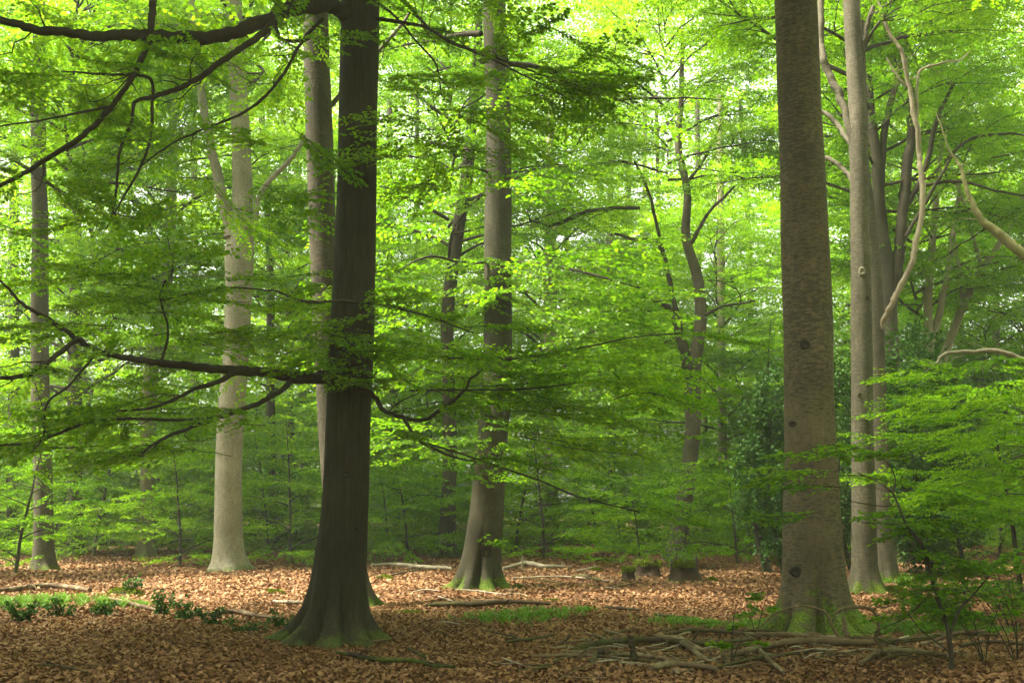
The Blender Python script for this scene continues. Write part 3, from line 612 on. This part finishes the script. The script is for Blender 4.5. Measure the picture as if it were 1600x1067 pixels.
local(mb.build("trunk", M['bark_mossy']), root)
pxbranch(root, [(1640, 435, 25, 20), (1600, 395, 25, 17), (1560, 360, 25, 15), (1535, 338, 25, 11), (1518, 305, 25, 8), (1502, 262, 25, 5), (1478, 225, 25, 3), (1462, 170, 25, 1)], M['bark_mossy'])
pxbranch(root, [(1650, 580, 24.8, 9), (1600, 563, 24.8, 8), (1560, 549, 24.8, 7), (1520, 549, 24.8, 6), (1480, 553, 24.8, 5), (1465, 570, 24.8, 4), (1440, 572, 24.8, 3)], M['bark_farpale'])

# ------------------------------------------------------------------ more distant trunks, told apart only by place
FT = [(20, 40, 18, 'd'), (118, 36, 22, 'd'), (160, 52, 10, 'd'), (430, 44, 14, 'd'), (460, 50, 10, 'd'), (478, 56, 12, 'p'), (655, 60, 9, 'd'), (855, 42, 16, 'p'), (870, 58, 9, 'd'),
      (905, 60, 9, 'd'), (955, 56, 11, 'd'), (972, 62, 10, 'd'), (1000, 60, 9, 'p'), (1022, 64, 8, 'd'), (1105, 52, 10, 'd'), (1130, 46, 14, 'p'), (1180, 58, 10, 'd'), (1330, 50, 14, 'd'), (1500, 52, 12, 'p'), (1560, 48, 12, 'p'),
      (305, 48, 13, 'd'), (620, 52, 12, 'd'), (-30, 44, 16, 'd'), (1630, 46, 16, 'p')]
for k, (px, Yd, wpx, kd) in enumerate(FT):
    random.seed(300+k); lean = random.uniform(-25, 25)
    pts = [(px, 860, wpx*1.1), (px+lean*.3, 650, wpx), (px+lean*.6+random.uniform(-6, 6), 400, wpx*.85), (px+lean, 150, wpx*.7)]
    bk = M['bark_far'] if kd == 'd' else M['bark_farpale']
    root, mb, A, r = tree("beech_tree", "slim dark trunk far back among the leaves beyond the clearing" if kd == 'd' else "slim pale trunk far back in hazy woodland beyond the clearing", pts, Yd, bk, 18, .1, .3, seed=70+k,
                          group="distant dark trunks" if kd == 'd' else "distant pale trunks", seg=14)
    local(mb.build("trunk", bk), root)
    if k % 2: use_crown(k % 3, root, k*1.3, (.8, .8, random.uniform(.85, 1.1)), random.uniform(-2.5, 1.5))

# ------------------------------------------------------------------ understory: young beeches in layers
def sapling_mesh(seed, H, rad, lib, shape, nl, sp):
    random.seed(seed); c = MB(); t = MB()
    ax = limb((0, 0, -.1), random.uniform(0, 6), 1.5, 1.25, H, 10, .12)
    tube(t, catmull(ax, 24), np.linspace(.012*H, .004, 24), 7, .03)
    for k in range(nl):
        lo = .38 if seed == 504 else .05; u = lo+(.97-lo)*(k+random.random())/nl; i0 = min(9, int(u*10)); p = ax[i0]+(ax[min(10, i0+1)]-ax[i0])*(u*10-i0)
        L = rad*(1-.7*u)*random.uniform(.7, 1.2)
        l = limb(p, k*2.4+random.gauss(0, .4), random.uniform(.1, .5), -.1, L, 7)
        tube(c, l, np.linspace(.006*H*(1-u)+.004, .003, len(l)), 4, 0, 1, False)
        dress(c, lib, l, sp, .12, .9, .6, shape, False, (-.12, .1))
    return t, c
SAP = []
for k, (H, rad, nl) in enumerate(((7, 3.4, 20), (5, 3.0, 16), (9, 3.8, 26), (3.2, 2.2, 11), (4.2, 2.6, 16))):
    SAP.append(sapling_mesh(500+k, H, rad, LIB if k == 4 else MID, HEX if k == 4 else RHO, nl, .42))
sp_proto = {}
def sapling(k, x, y, rz, s, label, group):
    root = empty("young_beech", (x, y, gh(x, y)), label, "young tree", group); root.rotation_euler = (0, 0, rz); root.scale = (s, s, s)
    if k not in sp_proto:
        t, c = SAP[k]; sp_proto[k] = (t.build("trunk", M['bark_far'], root), c.build("crown", [M['leaf_far'], M['twig']], root))
    else:
        for o in sp_proto[k]:
            q = o.copy(); COL.objects.link(q); q.parent = root
    return root
random.seed(88)
spots = []
for k in range(26):     # the leafy edge behind the clearing
    spots.append((-22+44*k/25+random.uniform(-.8, .8), random.uniform(35, 40)+(2 if abs(k-12) < 6 else 0), random.choice((0, 1, 1, 3))))
for k in range(30):
    spots.append((random.uniform(-28, 28), random.uniform(42, 54), random.choice((0, 0, 2, 2, 1))))
for k, (x, y, kind) in enumerate(spots):
    front = k < 26
    sapling(kind, x, y, random.uniform(0, 6.28), random.uniform(.8, 1.15),
            "young beech with layered bright leaves along the far edge of the clearing" if front else "taller young beech deeper in the woodland behind the clearing edge",
            "young beeches along the clearing edge" if front else "young beeches deeper in the wood")
for (px, Yd, kind, s, lab) in ((285, 31, 1, .75, "small young beech left of the pale forked beech, stem rising from a dark tuft"),
                               (30, 27, 1, .8, "low leafy young beech at the left edge in front of the brown trunk"),
                               (455, 33, 1, .9, "young beech with pale sprays between the pale forked beech and dark front trunk"),
                               (640, 34, 3, 1.1, "low spreading young beech left of the central beech"),
                               (1000, 31, 3, .8, "small bushy beech just behind the mossy stumps"),
                               (850, 34, 1, .9, "young beech right of the central beech at the clearing edge"),
                               (1150, 32, 3, 1.1, "low young beech against the left side of the dark holly"),
                               (1590, 20, 4, 1.0, "bright young beech filling the right edge behind the foreground sapling"),
                               (1650, 16, 4, .8, "young beech cut by the right edge with sunlit low layers")):
    p = P(px, 800, Yd); sapling(kind, p[0], Yd, px*.7, s, lab, None)

ub = MB(); random.seed(19)
for _ in range(900):
    yy = random.uniform(37.5, 52); xx = random.uniform(-.56, .56)*yy
    put(ub, MID, np.array([xx, yy, random.uniform(.05, 1.5)*min(1, (yy-36.5)/4)]), random.uniform(0, 6.283), random.uniform(.0, .5), random.gauss(0, .3), random.uniform(.35, .7), RHO, False)
tag(ub.build("undergrowth", [M['leaf_far'], M['twig']]), "low leafy undergrowth along the back of the clearing", 'undergrowth', kind='stuff')
# ------------------------------------------------------------------ holly
def holly(lab, lumps, n, Yd, name="holly_bush"):
    c = MB(); P0 = P(lumps[0][0], 800, Yd); root = empty(name, (P0[0], Yd, gh(P0[0], Yd)), lab, "holly bush")
    for (px, py, wx, wy) in lumps:
        cc = P(px, py, Yd); m = mpp(px, py, Yd); N_ = int(n*wx*wy/10000)
        cl = rng.normal(size=(max(4, N_//60), 3)); cl /= np.linalg.norm(cl, axis=1)[:, None]; cl *= rng.uniform(.6, 1.05, (len(cl), 1))
        q = np.repeat(cl, 60, 0)+rng.normal(size=(len(cl)*60, 3))*.13
        p = cc+q*np.array([wx*m, wx*m*.9, wy*m]); p = p[p[:, 2] > .05]; K = len(p)
        leaves(c, p, rng.normal(size=(K, 3)), np.array([0, 0, .5])+rng.normal(size=(K, 3))*.6, rng.uniform(.07, .12, K), HEX)
        t_ = MB()
    st = MB()
    for (px, py, wx, wy) in lumps[:4]:
        b = P(px, py, Yd); tube(st, catmull([[b[0]+.2, Yd+.1, -.1], [b[0]-.1, Yd, b[2]*.5], b], 12), np.linspace(.06, .02, 12), 6, .04)
    local(st.build("trunk", M['bark_far']), root); local(c.build("crown", [M['holly']]), root)
holly("large dark green holly bush to the right of the close pair of trunks", [(1440, 690, 78, 135), (1425, 580, 50, 75), (1460, 800, 80, 85), (1485, 640, 45, 65), (1400, 780, 45, 100)], 9500, 27.2)
holly("dark green holly bush seen left of the thick right trunk", [(1190, 760, 48, 90), (1178, 680, 32, 55), (1205, 640, 34, 70), (1312, 700, 30, 160), (1215, 820, 45, 55)], 8000, 28)

# ------------------------------------------------------------------ foreground sapling on the right
root = empty("beech_sapling", G(1488, 1062), "thin crooked dark stemmed sapling in the right foreground with flat leaf layers", "sapling")
Yd = root.location.y
pxbranch(root, [(1488, 1066, Yd, 8), (1487, 1010, Yd, 8), (1478, 970, Yd, 7), (1466, 935, Yd, 7), (1455, 900, Yd, 6), (1448, 870, Yd, 6), (1436, 845, Yd-.1, 6), (1421, 828, Yd-.1, 4), (1408, 805, Yd-.2, 3), (1396, 775, Yd-.2, 3), (1378, 755, Yd-.3, 2), (1340, 738, Yd-.3, 2)], M['twig'], name='trunk')
for pts in ([(1396, 772, Yd-.2, 3), (1399, 745, Yd-.2, 2), (1385, 720, Yd-.3, 2), (1370, 715, Yd-.3, 1)], [(1405, 790, Yd-.2, 2), (1370, 790, Yd-.3, 2), (1300, 777, Yd-.5, 1)],
            [(1485, 990, Yd, 4), (1500, 950, Yd+.1, 4), (1525, 925, Yd+.2, 3), (1545, 900, Yd+.3, 2)], [(1487, 1020, Yd, 3), (1440, 985, Yd-.1, 2), (1420, 960, Yd-.1, 2)]):
    pxbranch(root, pts, M['twig'])
fb = MB(); random.seed(31)
for (x, y, s) in ((1400, 810, .45), (1380, 775, .4), (1340, 738, .4), (1280, 700, .42), (1300, 725, .45), (1350, 695, .45), (1400, 705, .4), (1330, 765, .4), (1290, 745, .35), (1370, 820, .4), (1440, 800, .5), (1500, 790, .5), (1470, 760, .5),
                  (1520, 830, .5), (1290, 805, .35), (1330, 820, .4), (1250, 700, .35), (1420, 860, .4), (1460, 880, .45), (1530, 880, .5), (1500, 930, .45), (1550, 950, .5), (1450, 690, .4), (1540, 780, .5), (1580, 860, .5), (1430, 960, .3)):
    put(fb, LIB, P(x+random.uniform(-25, 25), y+random.uniform(-8, 8), Yd+random.uniform(-.6, .9)), random.choice((0, 3.14))+random.gauss(0, .5), random.uniform(-.08, .08), random.gauss(0, .15), s)
local(fb.build("crown", [M['leaf'], M['twig']]), root)
# brushy shoots bottom right and small shoots
def shoot(px, py, H, nf, s, lab, spread=.15, group=None, holly_=False):
    g = G(px, py); root = empty("holly_seedling" if holly_ else "beech_seedling", g, lab, "seedling", group); c = MB(); t = MB()
    for k in range(max(2, nf//2)):
        l = limb((g[0], g[1], g[2]-.02), random.uniform(0, 6), 1.4, 1.1, H*random.uniform(.6, 1), 7, .25)
        l[:, 0] += np.linspace(0, 1, len(l))*random.gauss(0, spread)
        tube(t, catmull(l, 14), np.linspace(.008, .003, 14), 5)
        if holly_:
            for q in range(20):
                i0 = random.randint(1, 7); p = l[i0]+np.array([random.gauss(0, .03) for _ in range(3)])
                leaves(c, p[None]+rng.normal(size=(3, 3))*.02, rng.normal(size=(3, 3)), np.array([[0, 0, 1.]]*3)+rng.normal(size=(3, 3))*.5, rng.uniform(.045, .075, 3), HEX)
        else:
            for q in range(2): put(c, LIB, l[random.randint(3, 7)], random.uniform(0, 6.28), random.uniform(0, .3), random.gauss(0, .2), s)
    local(t.build("trunk", M['twig']), root); local(c.build("crown", [M['holly'] if holly_ else M['leaf'], M['twig']]), root)
random.seed(61)
shoot(1540, 1050, .95, 9, .28, "leafy beech shoots left of the corner at bottom right", .3)
shoot(1590, 1040, 1.1, 9, .3, "leafy beech shoots in the bottom right corner", .3)
shoot(1500, 985, 1.0, 9, .3, "leafy beech shoots right of the crooked foreground sapling stem", .3)
shoot(1580, 985, 1.0, 9, .32, "beech shoots at the right edge behind the corner shoots", .3)
shoot(1145, 1035, .85, 3, .16, "thin pale seedling standing in front of the branch pile", .1)
shoot(1180, 990, .7, 3, .16, "tiny seedling beside the left foot of the thick right beech", .1)
shoot(250, 960, .42, 9, .2, "dark holly seedling standing on the left of the shaded leaves", .12, None, True)
shoot(285, 965, .34, 9, .2, "small dark holly seedling right of the taller one at left", .12, None, True)
shoot(160, 965, .28, 9, .2, "low holly seedling left of the taller seedlings", .1, None, True)
shoot(375, 985, .18, 6, .2, "tiny holly seedling left of the dark front trunk", .1, None, True)
shoot(440, 975, .22, 6, .2, "tiny holly seedling almost touching the left root of the dark front beech", .1, None, True)
shoot(330, 972, .3, 9, .2, "small holly seedling beside the long mossy branch at left", .12, None, True)
shoot(40, 972, .3, 12, .2, "dark bushy holly tuft at the left edge", .15, None, True)
shoot(100, 965, .3, 9, .2, "dark holly tuft right of the left edge tuft", .15, None, True)
shoot(200, 930, .4, 9, .2, "holly seedling rising from the mossy hummock at left", .1, None, True)

# ------------------------------------------------------------------ fallen branches, logs and stumps
def stick(lab, pts, m='deadwood', name="fallen_branch", cat="branch", group=None, seg=8, forks=()):
    """pts: (px, py, width px, lift metres above the litter)"""
    W = []; r = []
    for (px, py, w_, lf) in pts:
        g = G(px, py) if lf <= .0 else None
        if g is None:
            # lifted point: keep the pixel, use the distance of the neighbouring ground
            Yn = np.mean([G(a, b)[1] for a, b, _, l in pts if l <= 0] or [G(px, py)[1]]); g = P(px, py, Yn)
        rr = w_/2*mpp(px, py, g[1]); 
        rr *= .95
        if lf <= 0: g[2] += rr*.8+.045
        W.append(g); r.append(rr)
    root_o = empty(name, W[0], lab, cat, group)
    n = 9*len(pts); C = catmull(W, n); C += np.concatenate([[[0]*3], np.cumsum(rng.normal(size=(n-2, 3)), 0)*np.mean(r)*.10*[1, 1, .3], [[0]*3]]) 
    mb = MB(); tube(mb, C, np.interp(np.linspace(0, len(pts)-1, n), np.arange(len(pts)), r)*rng.uniform(.85, 1.12, n), seg, .09)
    if name != "twig" and arc(C)[-1] > .6:
        dd = C[-1]-C[0]; a0 = math.atan2(dd[1], dd[0])
        for _ in range(random.randint(1, 4)):
            k0 = random.randint(n//5, n-4); l_ = limb(C[k0], a0+random.choice((-1, 1))*random.uniform(.4, 1.1), random.uniform(0, .5), -.3, random.uniform(.15, .7), 6, .5)
            l_[:, 2] = np.maximum(l_[:, 2], C[k0][2]-.01); q_ = np.mean(r)*random.uniform(.25, .55); tube(mb, l_, np.linspace(q_, q_*.3, len(l_)), 6, .08)
    for f in forks:
        Wf = []; rf = []
        for (px, py, w_, Yo) in f: Wf.append(P(px, py, W[0][1]+Yo)); rf.append(w_/2*mpp(px, py, W[0][1]))
        k = 6*len(f); tube(mb, catmull(Wf, k), np.interp(np.linspace(0, len(f)-1, k), np.arange(len(f)), rf), 6, .05)
    o = mb.build(name, M[m]); COL.objects.unlink(o); me = o.data; bpy.data.objects.remove(o)
    bpy.data.objects.remove(root_o); o = bpy.data.objects.new(name, me); COL.objects.link(o); tag(o, lab, cat, group); return o
stick("long straight pale branch lying across the front of the pile below the thick right beech", [(1130, 1030, 9, 0), (1200, 1022, 11, 0), (1260, 1018, 12, 0), (1330, 1020, 12, 0), (1370, 1017, 11, 0)])
stick("mossy stretch of branch right of the straight pale one in the pile", [(1330, 1012, 13, 0), (1350, 1014, 14, 0), (1400, 1012, 10, 0)], 'deaddark')
stick("branch behind the straight pale one, lowest against the right beech roots", [(1180, 1003, 8, 0), (1250, 1002, 9, 0), (1310, 1008, 8, 0), (1370, 1012, 7, 0)])
stick("thin branch arching up in front of the right beech and bending down", [(1190, 978, 2, .3), (1205, 962, 3, .3), (1224, 953, 3.5, .5), (1248, 947, 3.5, .5), (1268, 949, 4, .5), (1286, 955, 4, .5), (1296, 966, 5, .4), (1300, 978, 4, .4), (1312, 1003, 5, 0)], 'deadwood')
stick("pale crooked branch standing out of the pile right of the right beech roots", [(1304, 958, 4, .5), (1318, 950, 5, .5), (1345, 948, 5, .5), (1362, 953, 6, .5), (1371, 966, 6, .5), (1374, 980, 6, .3), (1368, 996, 7, .3), (1376, 1012, 7, .1), (1373, 1042, 7, 0)], 'deadwood')
stick("short bent knobbly stick against the foot of the right beech", [(1318, 963, 6, .2), (1316, 980, 9, .15), (1322, 1000, 10, 0)], 'deadwood')
stick("bare short broken twig sticking up left of the arching branch", [(1219, 982, 5, .2), (1229, 958, 7, .4)], 'deadpale')
stick("forked pale branch at the bottom of the pile right side", [(1345, 1050, 8, 0), (1385, 1036, 10, 0), (1430, 1037, 9, 0), (1480, 1042, 6, 0)])
stick("branch running right from the pile behind the sapling stem", [(1370, 1012, 9, 0), (1430, 1005, 9, 0), (1500, 1000, 8, 0), (1560, 1004, 6, 0)], 'deaddark')
stick("curved branch rising over the pile left of the sapling stem", [(1440, 1012, 6, 0), (1460, 1000, 6, .1), (1490, 990, 6, .15), (1540, 985, 4, .1)])
stick("thick dark branch along the middle of the pile", [(900, 1018, 9, 0), (940, 1010, 11, 0), (980, 1006, 11, 0), (1040, 1008, 10, 0), (1110, 1015, 9, 0), (1180, 1012, 8, 0)], 'deaddark')
stick("pale curved branch on the left half of the pile", [(1030, 1002, 9, 0), (1060, 1008, 10, 0), (1085, 1020, 9, 0), (1105, 1032, 8, 0)])
stick("thin pale stick pointing left from the pile", [(830, 1033, 4, 0), (870, 1032, 6, 0), (918, 1030, 7, 0)], 'deadwood')
stick("short upright mossy stub crossing the left of the pile", [(985, 992, 10, .15), (988, 1012, 11, .08), (992, 1035, 12, 0)], 'deaddark')
stick("knobbly dark stub at the left end of the pile", [(925, 1042, 9, 0), (935, 1025, 11, 0), (948, 1015, 11, .08)], 'deaddark')
stick("short slanting stick at the far left of the pile", [(872, 1012, 6, 0), (882, 1000, 7, .08), (892, 990, 5, .12)])
stick("thin long stick left of the pile pointing to the front beech", [(790, 1012, 4, 0), (830, 1005, 5, 0), (865, 996, 3, 0)], 'deaddark')
for lab_, p_, m_ in (
  ("dark curved branch along the back of the pile from its middle to the right beech", [(1040, 1000, 7, 0), (1090, 997, 8, 0), (1150, 1000, 8, 0), (1190, 1006, 6, 0)], 'deaddark'),
  ("crooked stick crossing over the middle of the pile towards the front", [(1060, 1003, 7, 0), (1085, 1010, 8, .08), (1110, 1025, 7, .05), (1135, 1036, 5, 0)], 'deadwood'),
  ("slim branch under the straight pale one, its left end poking out to the front", [(1115, 1045, 5, 0), (1160, 1036, 6, 0), (1215, 1032, 6, 0), (1290, 1030, 4, 0)], 'deaddark'),
  ("short branch slanting down to the right below the straight pale one", [(1185, 1022, 7, 0), (1205, 1040, 8, 0), (1225, 1055, 6, 0)], 'deadwood'),
  ("small bundle like branch right of the knobbly stub", [(950, 1030, 6, 0), (990, 1025, 8, 0), (1030, 1030, 7, 0), (1070, 1034, 5, 0)], 'deadwood'),
  ("thin branch lying over the left half of the pile", [(905, 1003, 4, 0), (945, 997, 5, .04), (1000, 998, 5, .04), (1050, 992, 3, 0)], 'deadwood'),
  ("low branch behind the bare broken twig at the right beech", [(1160, 995, 6, 0), (1200, 992, 7, 0), (1240, 996, 6, 0)], 'deaddark'),
  ("light branch between the bent knobbly stick and the standing crooked one", [(1300, 1003, 6, 0), (1335, 1000, 7, .05), (1375, 1004, 6, .03), (1420, 998, 4, 0)], 'deadpale'),
  ("dark branch in the shade right of the sapling stem", [(1500, 1016, 6, 0), (1545, 1012, 7, 0), (1600, 1016, 5, 0)], 'deaddark')):
    stick(lab_, p_, m_)
stick("short thick log piece lying in front of the pile", [(1015, 1052, 11, 0), (1045, 1045, 12, 0), (1080, 1044, 10, 0), (1120, 1050, 9, 0)], 'deadwood')
stick("short angled piece leaning on the front log piece", [(1040, 1035, 10, 0), (1052, 1047, 11, .03), (1058, 1056, 9, 0)], 'deadwood')
stick("thin dark twig forking upright above the middle of the pile", [(1079, 1010, 4, 0), (1086, 994, 4, .1), (1092, 984, 3, .2)], 'deaddark')
stick("thin fallen branch left behind the pile, beside the right grass strip", [(1022, 965, 4, 0), (1040, 970, 5, 0), (1085, 968, 4, 0)], 'deaddark')
stick("mossy buried root like log in front of the dark front beech", [(525, 1023, 4, 0), (555, 1028, 8, 0), (590, 1034, 9, 0), (640, 1034, 8, 0), (675, 1040, 8, 0), (710, 1042, 5, 0)], 'stump', "fallen_log", "log")
stick("short stick crossing behind the mossy buried log", [(640, 1018, 5, 0), (665, 1030, 5, 0)], 'deaddark')
stick("long dark flat log lying left of the central grass strip", [(665, 950, 5, 0), (700, 952, 9, 0), (750, 955, 9, 0), (800, 955, 8, 0), (860, 958, 5, 0)], 'deaddark', "fallen_log", "log")
stick("dark thin log behind the middle grass strip at right", [(945, 958, 4, 0), (975, 960, 6, 0), (1000, 961, 5, 0)], 'deaddark', "fallen_log", "log")
stick("short pale branch left of the dark front beech", [(428, 944, 5, 0), (445, 946, 6, 0), (468, 947, 6, 0)], 'deadpale')
stick("pale mossy log at the left edge of the clearing", [(-20, 928, 8, 0), (30, 925, 9, 0), (85, 921, 9, 0), (140, 930, 7, 0)], 'deadwood', "fallen_log", "log")
stick("curving branch on the lit leaves left of centre shadow edge", [(170, 943, 5, 0), (215, 952, 7, 0), (260, 960, 4, 0)], 'deadwood')
stick("long mossy branch at the shade edge left of the dark front beech", [(290, 962, 5, 0), (335, 957, 7, 0), (370, 955, 8, 0), (410, 963, 7, 0), (440, 966, 4, 0)], 'deadwood')
stick("pale forked dead branch right of the dark beech, at the back of the clearing", [(580, 886, 4, 0), (610, 884, 6, 0), (630, 888, 7, 0), (665, 893, 7, 0), (705, 894, 6, 0)], 'deadpale', forks=[[(625, 886, 4, 0), (615, 893, 4, -.5), (590, 898, 3, -1)]])
stick("second pale dead branch lying left of the central beech roots", [(640, 892, 4, 0), (670, 888, 5, 0), (700, 889, 4, 0)], 'deadpale')
stick("pale jagged dead branch right of the central beech", [(785, 893, 5, 0), (820, 890, 9, 0), (850, 893, 7, 0), (882, 888, 4, 0)], 'deadpale', forks=[[(817, 892, 4, 0), (816, 880, 3, 0), (817, 868, 3, 0)]])
stick("dark low log on the leaves right of the central beech", [(895, 903, 5, 0), (910, 904, 7, 0), (940, 909, 4, 0)], 'deaddark', "fallen_log", "log")
stick("thin straight stick on the leaves left of the mossy stumps", [(800, 905, 3, 0), (880, 902, 3, 0), (960, 910, 2, 0)], 'deadpale')
stick("small twigs lying on dark leaves at bottom left corner", [(60, 1050, 3, 0), (100, 1054, 5, 0), (135, 1062, 3, 0)], 'deaddark')
random.seed(5)
for k in range(120):
    px, py = random.choice(((random.gauss(1150, 170), random.uniform(995, 1045)), (random.gauss(1330, 90), random.uniform(995, 1040)), (random.gauss(1000, 70), random.uniform(1000, 1045)), (random.uniform(400, 1300), random.uniform(880, 1060))))
    L_ = random.uniform(18, 85)*random.choice((-1, 1)); a = random.gauss(0, .16)
    stick("thin dead twig lying loose on the leaf litter", [(px, py, 2, 0), (px+L_*.5, py+L_*.5*a+random.uniform(-2, 2), 3.5, 0), (px+L_, py+L_*a, 1.5, 0)], random.choice(('deadwood', 'deaddark', 'deadpale')), "twig", "twig", "loose dead twigs on the ground", 5)

def stump(lab, px, py, w, h, seed, moss_side=True):
    g = G(px, py); m = mpp(px, py, g[1]); r0 = w/2*m; H = h*m
    root = empty("tree_stump", g, lab, "stump"); rs = np.random.default_rng(seed); mb = MB(); seg = 28; n = 10
    th = np.linspace(0, 2*math.pi, seg, endpoint=False); V = []
    jag = H*(1+.18*np.sin(th*2+seed)+.12*rs.normal(size=seg))
    for k in range(n):
        u = k/(n-1); rr = r0*(.62+.38*math.exp(-u*4))*(1+.18*np.cos(th*4+seed)*(1-u)+.04*rs.normal(size=seg))
        V.append(np.stack([g[0]+rr*np.cos(th), g[1]+rr*np.sin(th), g[2]-.05+(jag+.05)*u], -1))
    for f, zz in ((.8, .97), (.5, .72), (.05, .6)):
        rr = r0*.62*f; V.append(np.stack([g[0]+rr*np.cos(th), g[1]+rr*np.sin(th), g[2]+jag*.5*zz+H*.5*zz], -1))
    V = np.array(V); K = len(V); i = np.arange(K-1)[:, None]*seg; j = np.arange(seg)[None]; j2 = (j+1) % seg
    mb.add(V.reshape(-1, 3), np.stack([i+j, i+j2, i+seg+j2, i+seg+j], -1).reshape(-1, 4)); local(mb.build("stump_wood", M['stump']), root)
    mo = MB(); N_ = 1300; a = rs.uniform(0, 6.28, N_) if moss_side else rs.uniform(3.6, 5.4, N_); u = rs.uniform(.72, 1.05, N_); rad_ = r0*rs.uniform(.3, .72, N_)
    p = np.stack([g[0]+rad_*np.cos(a), g[1]+rad_*np.sin(a), g[2]+H*u*1.02], -1)
    leaves(mo, p, rs.normal(size=(N_, 3))+[0, 0, 1], rs.normal(size=(N_, 3)), rs.uniform(.03, .06, N_), HEX); local(mo.build("moss", M['mossm']), root)
stump("square rotting stump with a green mossy stripe on the right of the pair", 1070, 913, 66, 30, 3, False)
stump("low hollow mossy stump left of the square rotting stump", 1012, 904, 60, 24, 4)
stump("small broken dark stump in front of the low mossy stump", 982, 909, 28, 20, 7)
# torn root mound behind
g = G(930, 872)
def mound(name, lab, cat, px, py, wpx, hpx, mt, n=2500, s=(.04, .09)):
    g = G(px, py); m = mpp(px, py, g[1]); rx, hz = wpx/2*m, hpx*m
    o = MB(); seg, n_ = 24, 9; V = []
    for k in range(n_):
        u = k/(n_-1); th = np.linspace(0, 6.283, seg, endpoint=False); rr = math.cos(u*1.55)*(1+.15*np.sin(3*th+px)); V.append(np.stack([g[0]+rx*rr*np.cos(th), g[1]+rx*.7*rr*np.sin(th), g[2]-.03+hz*math.sin(u*1.57)+0*th], -1))
    V = np.array(V); i = np.arange(n_-1)[:, None]*seg; j = np.arange(seg)[None]; j2 = (j+1) % seg
    o.add(V.reshape(-1, 3), np.stack([i+j, i+j2, i+seg+j2, i+seg+j], -1).reshape(-1, 4), 1)
    a = rng.uniform(0, 6.283, n); u = rng.uniform(0, 1, n)**.8*1.5; rr = np.cos(u)
    p = np.stack([g[0]+rx*rr*np.cos(a), g[1]+rx*.7*rr*np.sin(a), g[2]+hz*np.sin(u)], -1)+rng.normal(size=(n, 3))*.01
    leaves(o, p, rng.normal(size=(n, 3))+np.array([0, 0, .4]), rng.normal(size=(n, 3))+np.array([0, 0, .6]), rng.uniform(*s, n), HEX, 0)
    q = o.build(name, [M[mt], M['stump']]); tag(q, lab, cat); return q
mound("root_mound", "brown torn root mound at the back of the clearing under young beeches", "mound", 930, 876, 70, 18, 'litter', 1200, (.06, .12))
for k, (px, py, wx, hx, lab) in enumerate(((810, 918, 22, 5, "moss cushion just right of the central beech roots"), (600, 907, 28, 6, "moss cushion right of the dark front beech at mid clearing"), (1112, 914, 18, 6, "moss cushion right of the square rotting stump"),
        (975, 902, 18, 6, "moss cushion left of the small broken stump"), (862, 944, 30, 3, "flat moss patch on the leaves in the middle of the clearing"), (640, 960, 55, 4, "flat wide moss patch right of the dark beech roots"),
        (195, 930, 60, 12, "mossy hummock under the holly seedling at left"), (425, 928, 38, 3, "flat moss patch left of the dark front beech"), (1395, 925, 50, 8, "mossy bump beside the pair of trunks at right"), (930, 892, 20, 5, "small moss cushion near the root mound"))):
    mound("moss_cushion", lab, "moss", px, py, wx, hx, 'mossm', 900, (.02, .045))

# ------------------------------------------------------------------ distant wood, with unseen shading foliage round the viewpoint, one mass
fm = MB(); random.seed(123); W2 = 60
def wood(n, a0, a1, r0, r1, z0, z1, lib, s):
    for _ in range(n):
        a = random.uniform(a0, a1); rr = random.uniform(r0, r1); z = z0+(z1-z0)*random.random()**1.0
        q = lib[random.randrange(len(lib))]; Rm = rot(random.uniform(0, 6.283), random.uniform(-.2, .25), random.gauss(0, .3))
        p = np.array([rr*math.sin(a), rr*math.cos(a), z]); leaves(fm, p+q['A']@Rm*s, q['D']@Rm, q['N']@Rm, q['S']*s, RHO, 0)
wood(11500, -.75, .75, 54, 84, .5, 38, FAR, 1.15)
wood(3600, -.75, .75, 56, 84, 2, 15, FAR, 1.1)
wood(1600, -.75, .75, 48, 60, .3, 8, FAR, .9)
wood(520, -1.6, -1.12, 17, 30, 10, 26, FAR, 2.0)  # unseen foliage added high at left to keep sun off the foreground
wood(3600, .80, 2*math.pi-.80, 19, 42, .5, 19, FAR, 2.4)  # unseen ring round the viewpoint, added to hold back frontal sky light
tag(fm.build("distant_forest_and_shade", [M['leaf_far']]), "mass of pale green foliage closing the wood behind all the trunks, plus unseen foliage added to shade the foreground", "forest", kind='stuff')

# ------------------------------------------------------------------ haze
if HAZE:
    m, N, L = mat("haze_air"); v = N.new("ShaderNodeVolumePrincipled"); v.inputs['Density'].default_value = HAZE; v.inputs['Color'].default_value = (.93, .96, .93, 1); v.inputs['Anisotropy'].default_value = .2
    o = N.new("ShaderNodeOutputMaterial"); L.new(v.outputs[0], o.inputs['Volume'])
    hb = MB(); x0, x1, y0, y1, z0, z1 = -145, 145, -95, 155, -1.2, 44
    V = [[x, y, z] for x in (x0, x1) for y in (y0, y1) for z in (z0, z1)]
    hb.add(V, [[0, 1, 3, 2], [4, 6, 7, 5], [0, 4, 5, 1], [2, 3, 7, 6], [0, 2, 6, 4], [1, 5, 7, 3]], 0, False)
    tag(hb.build("haze", m), "thin pale mist between the far trees", "haze", kind='stuff')
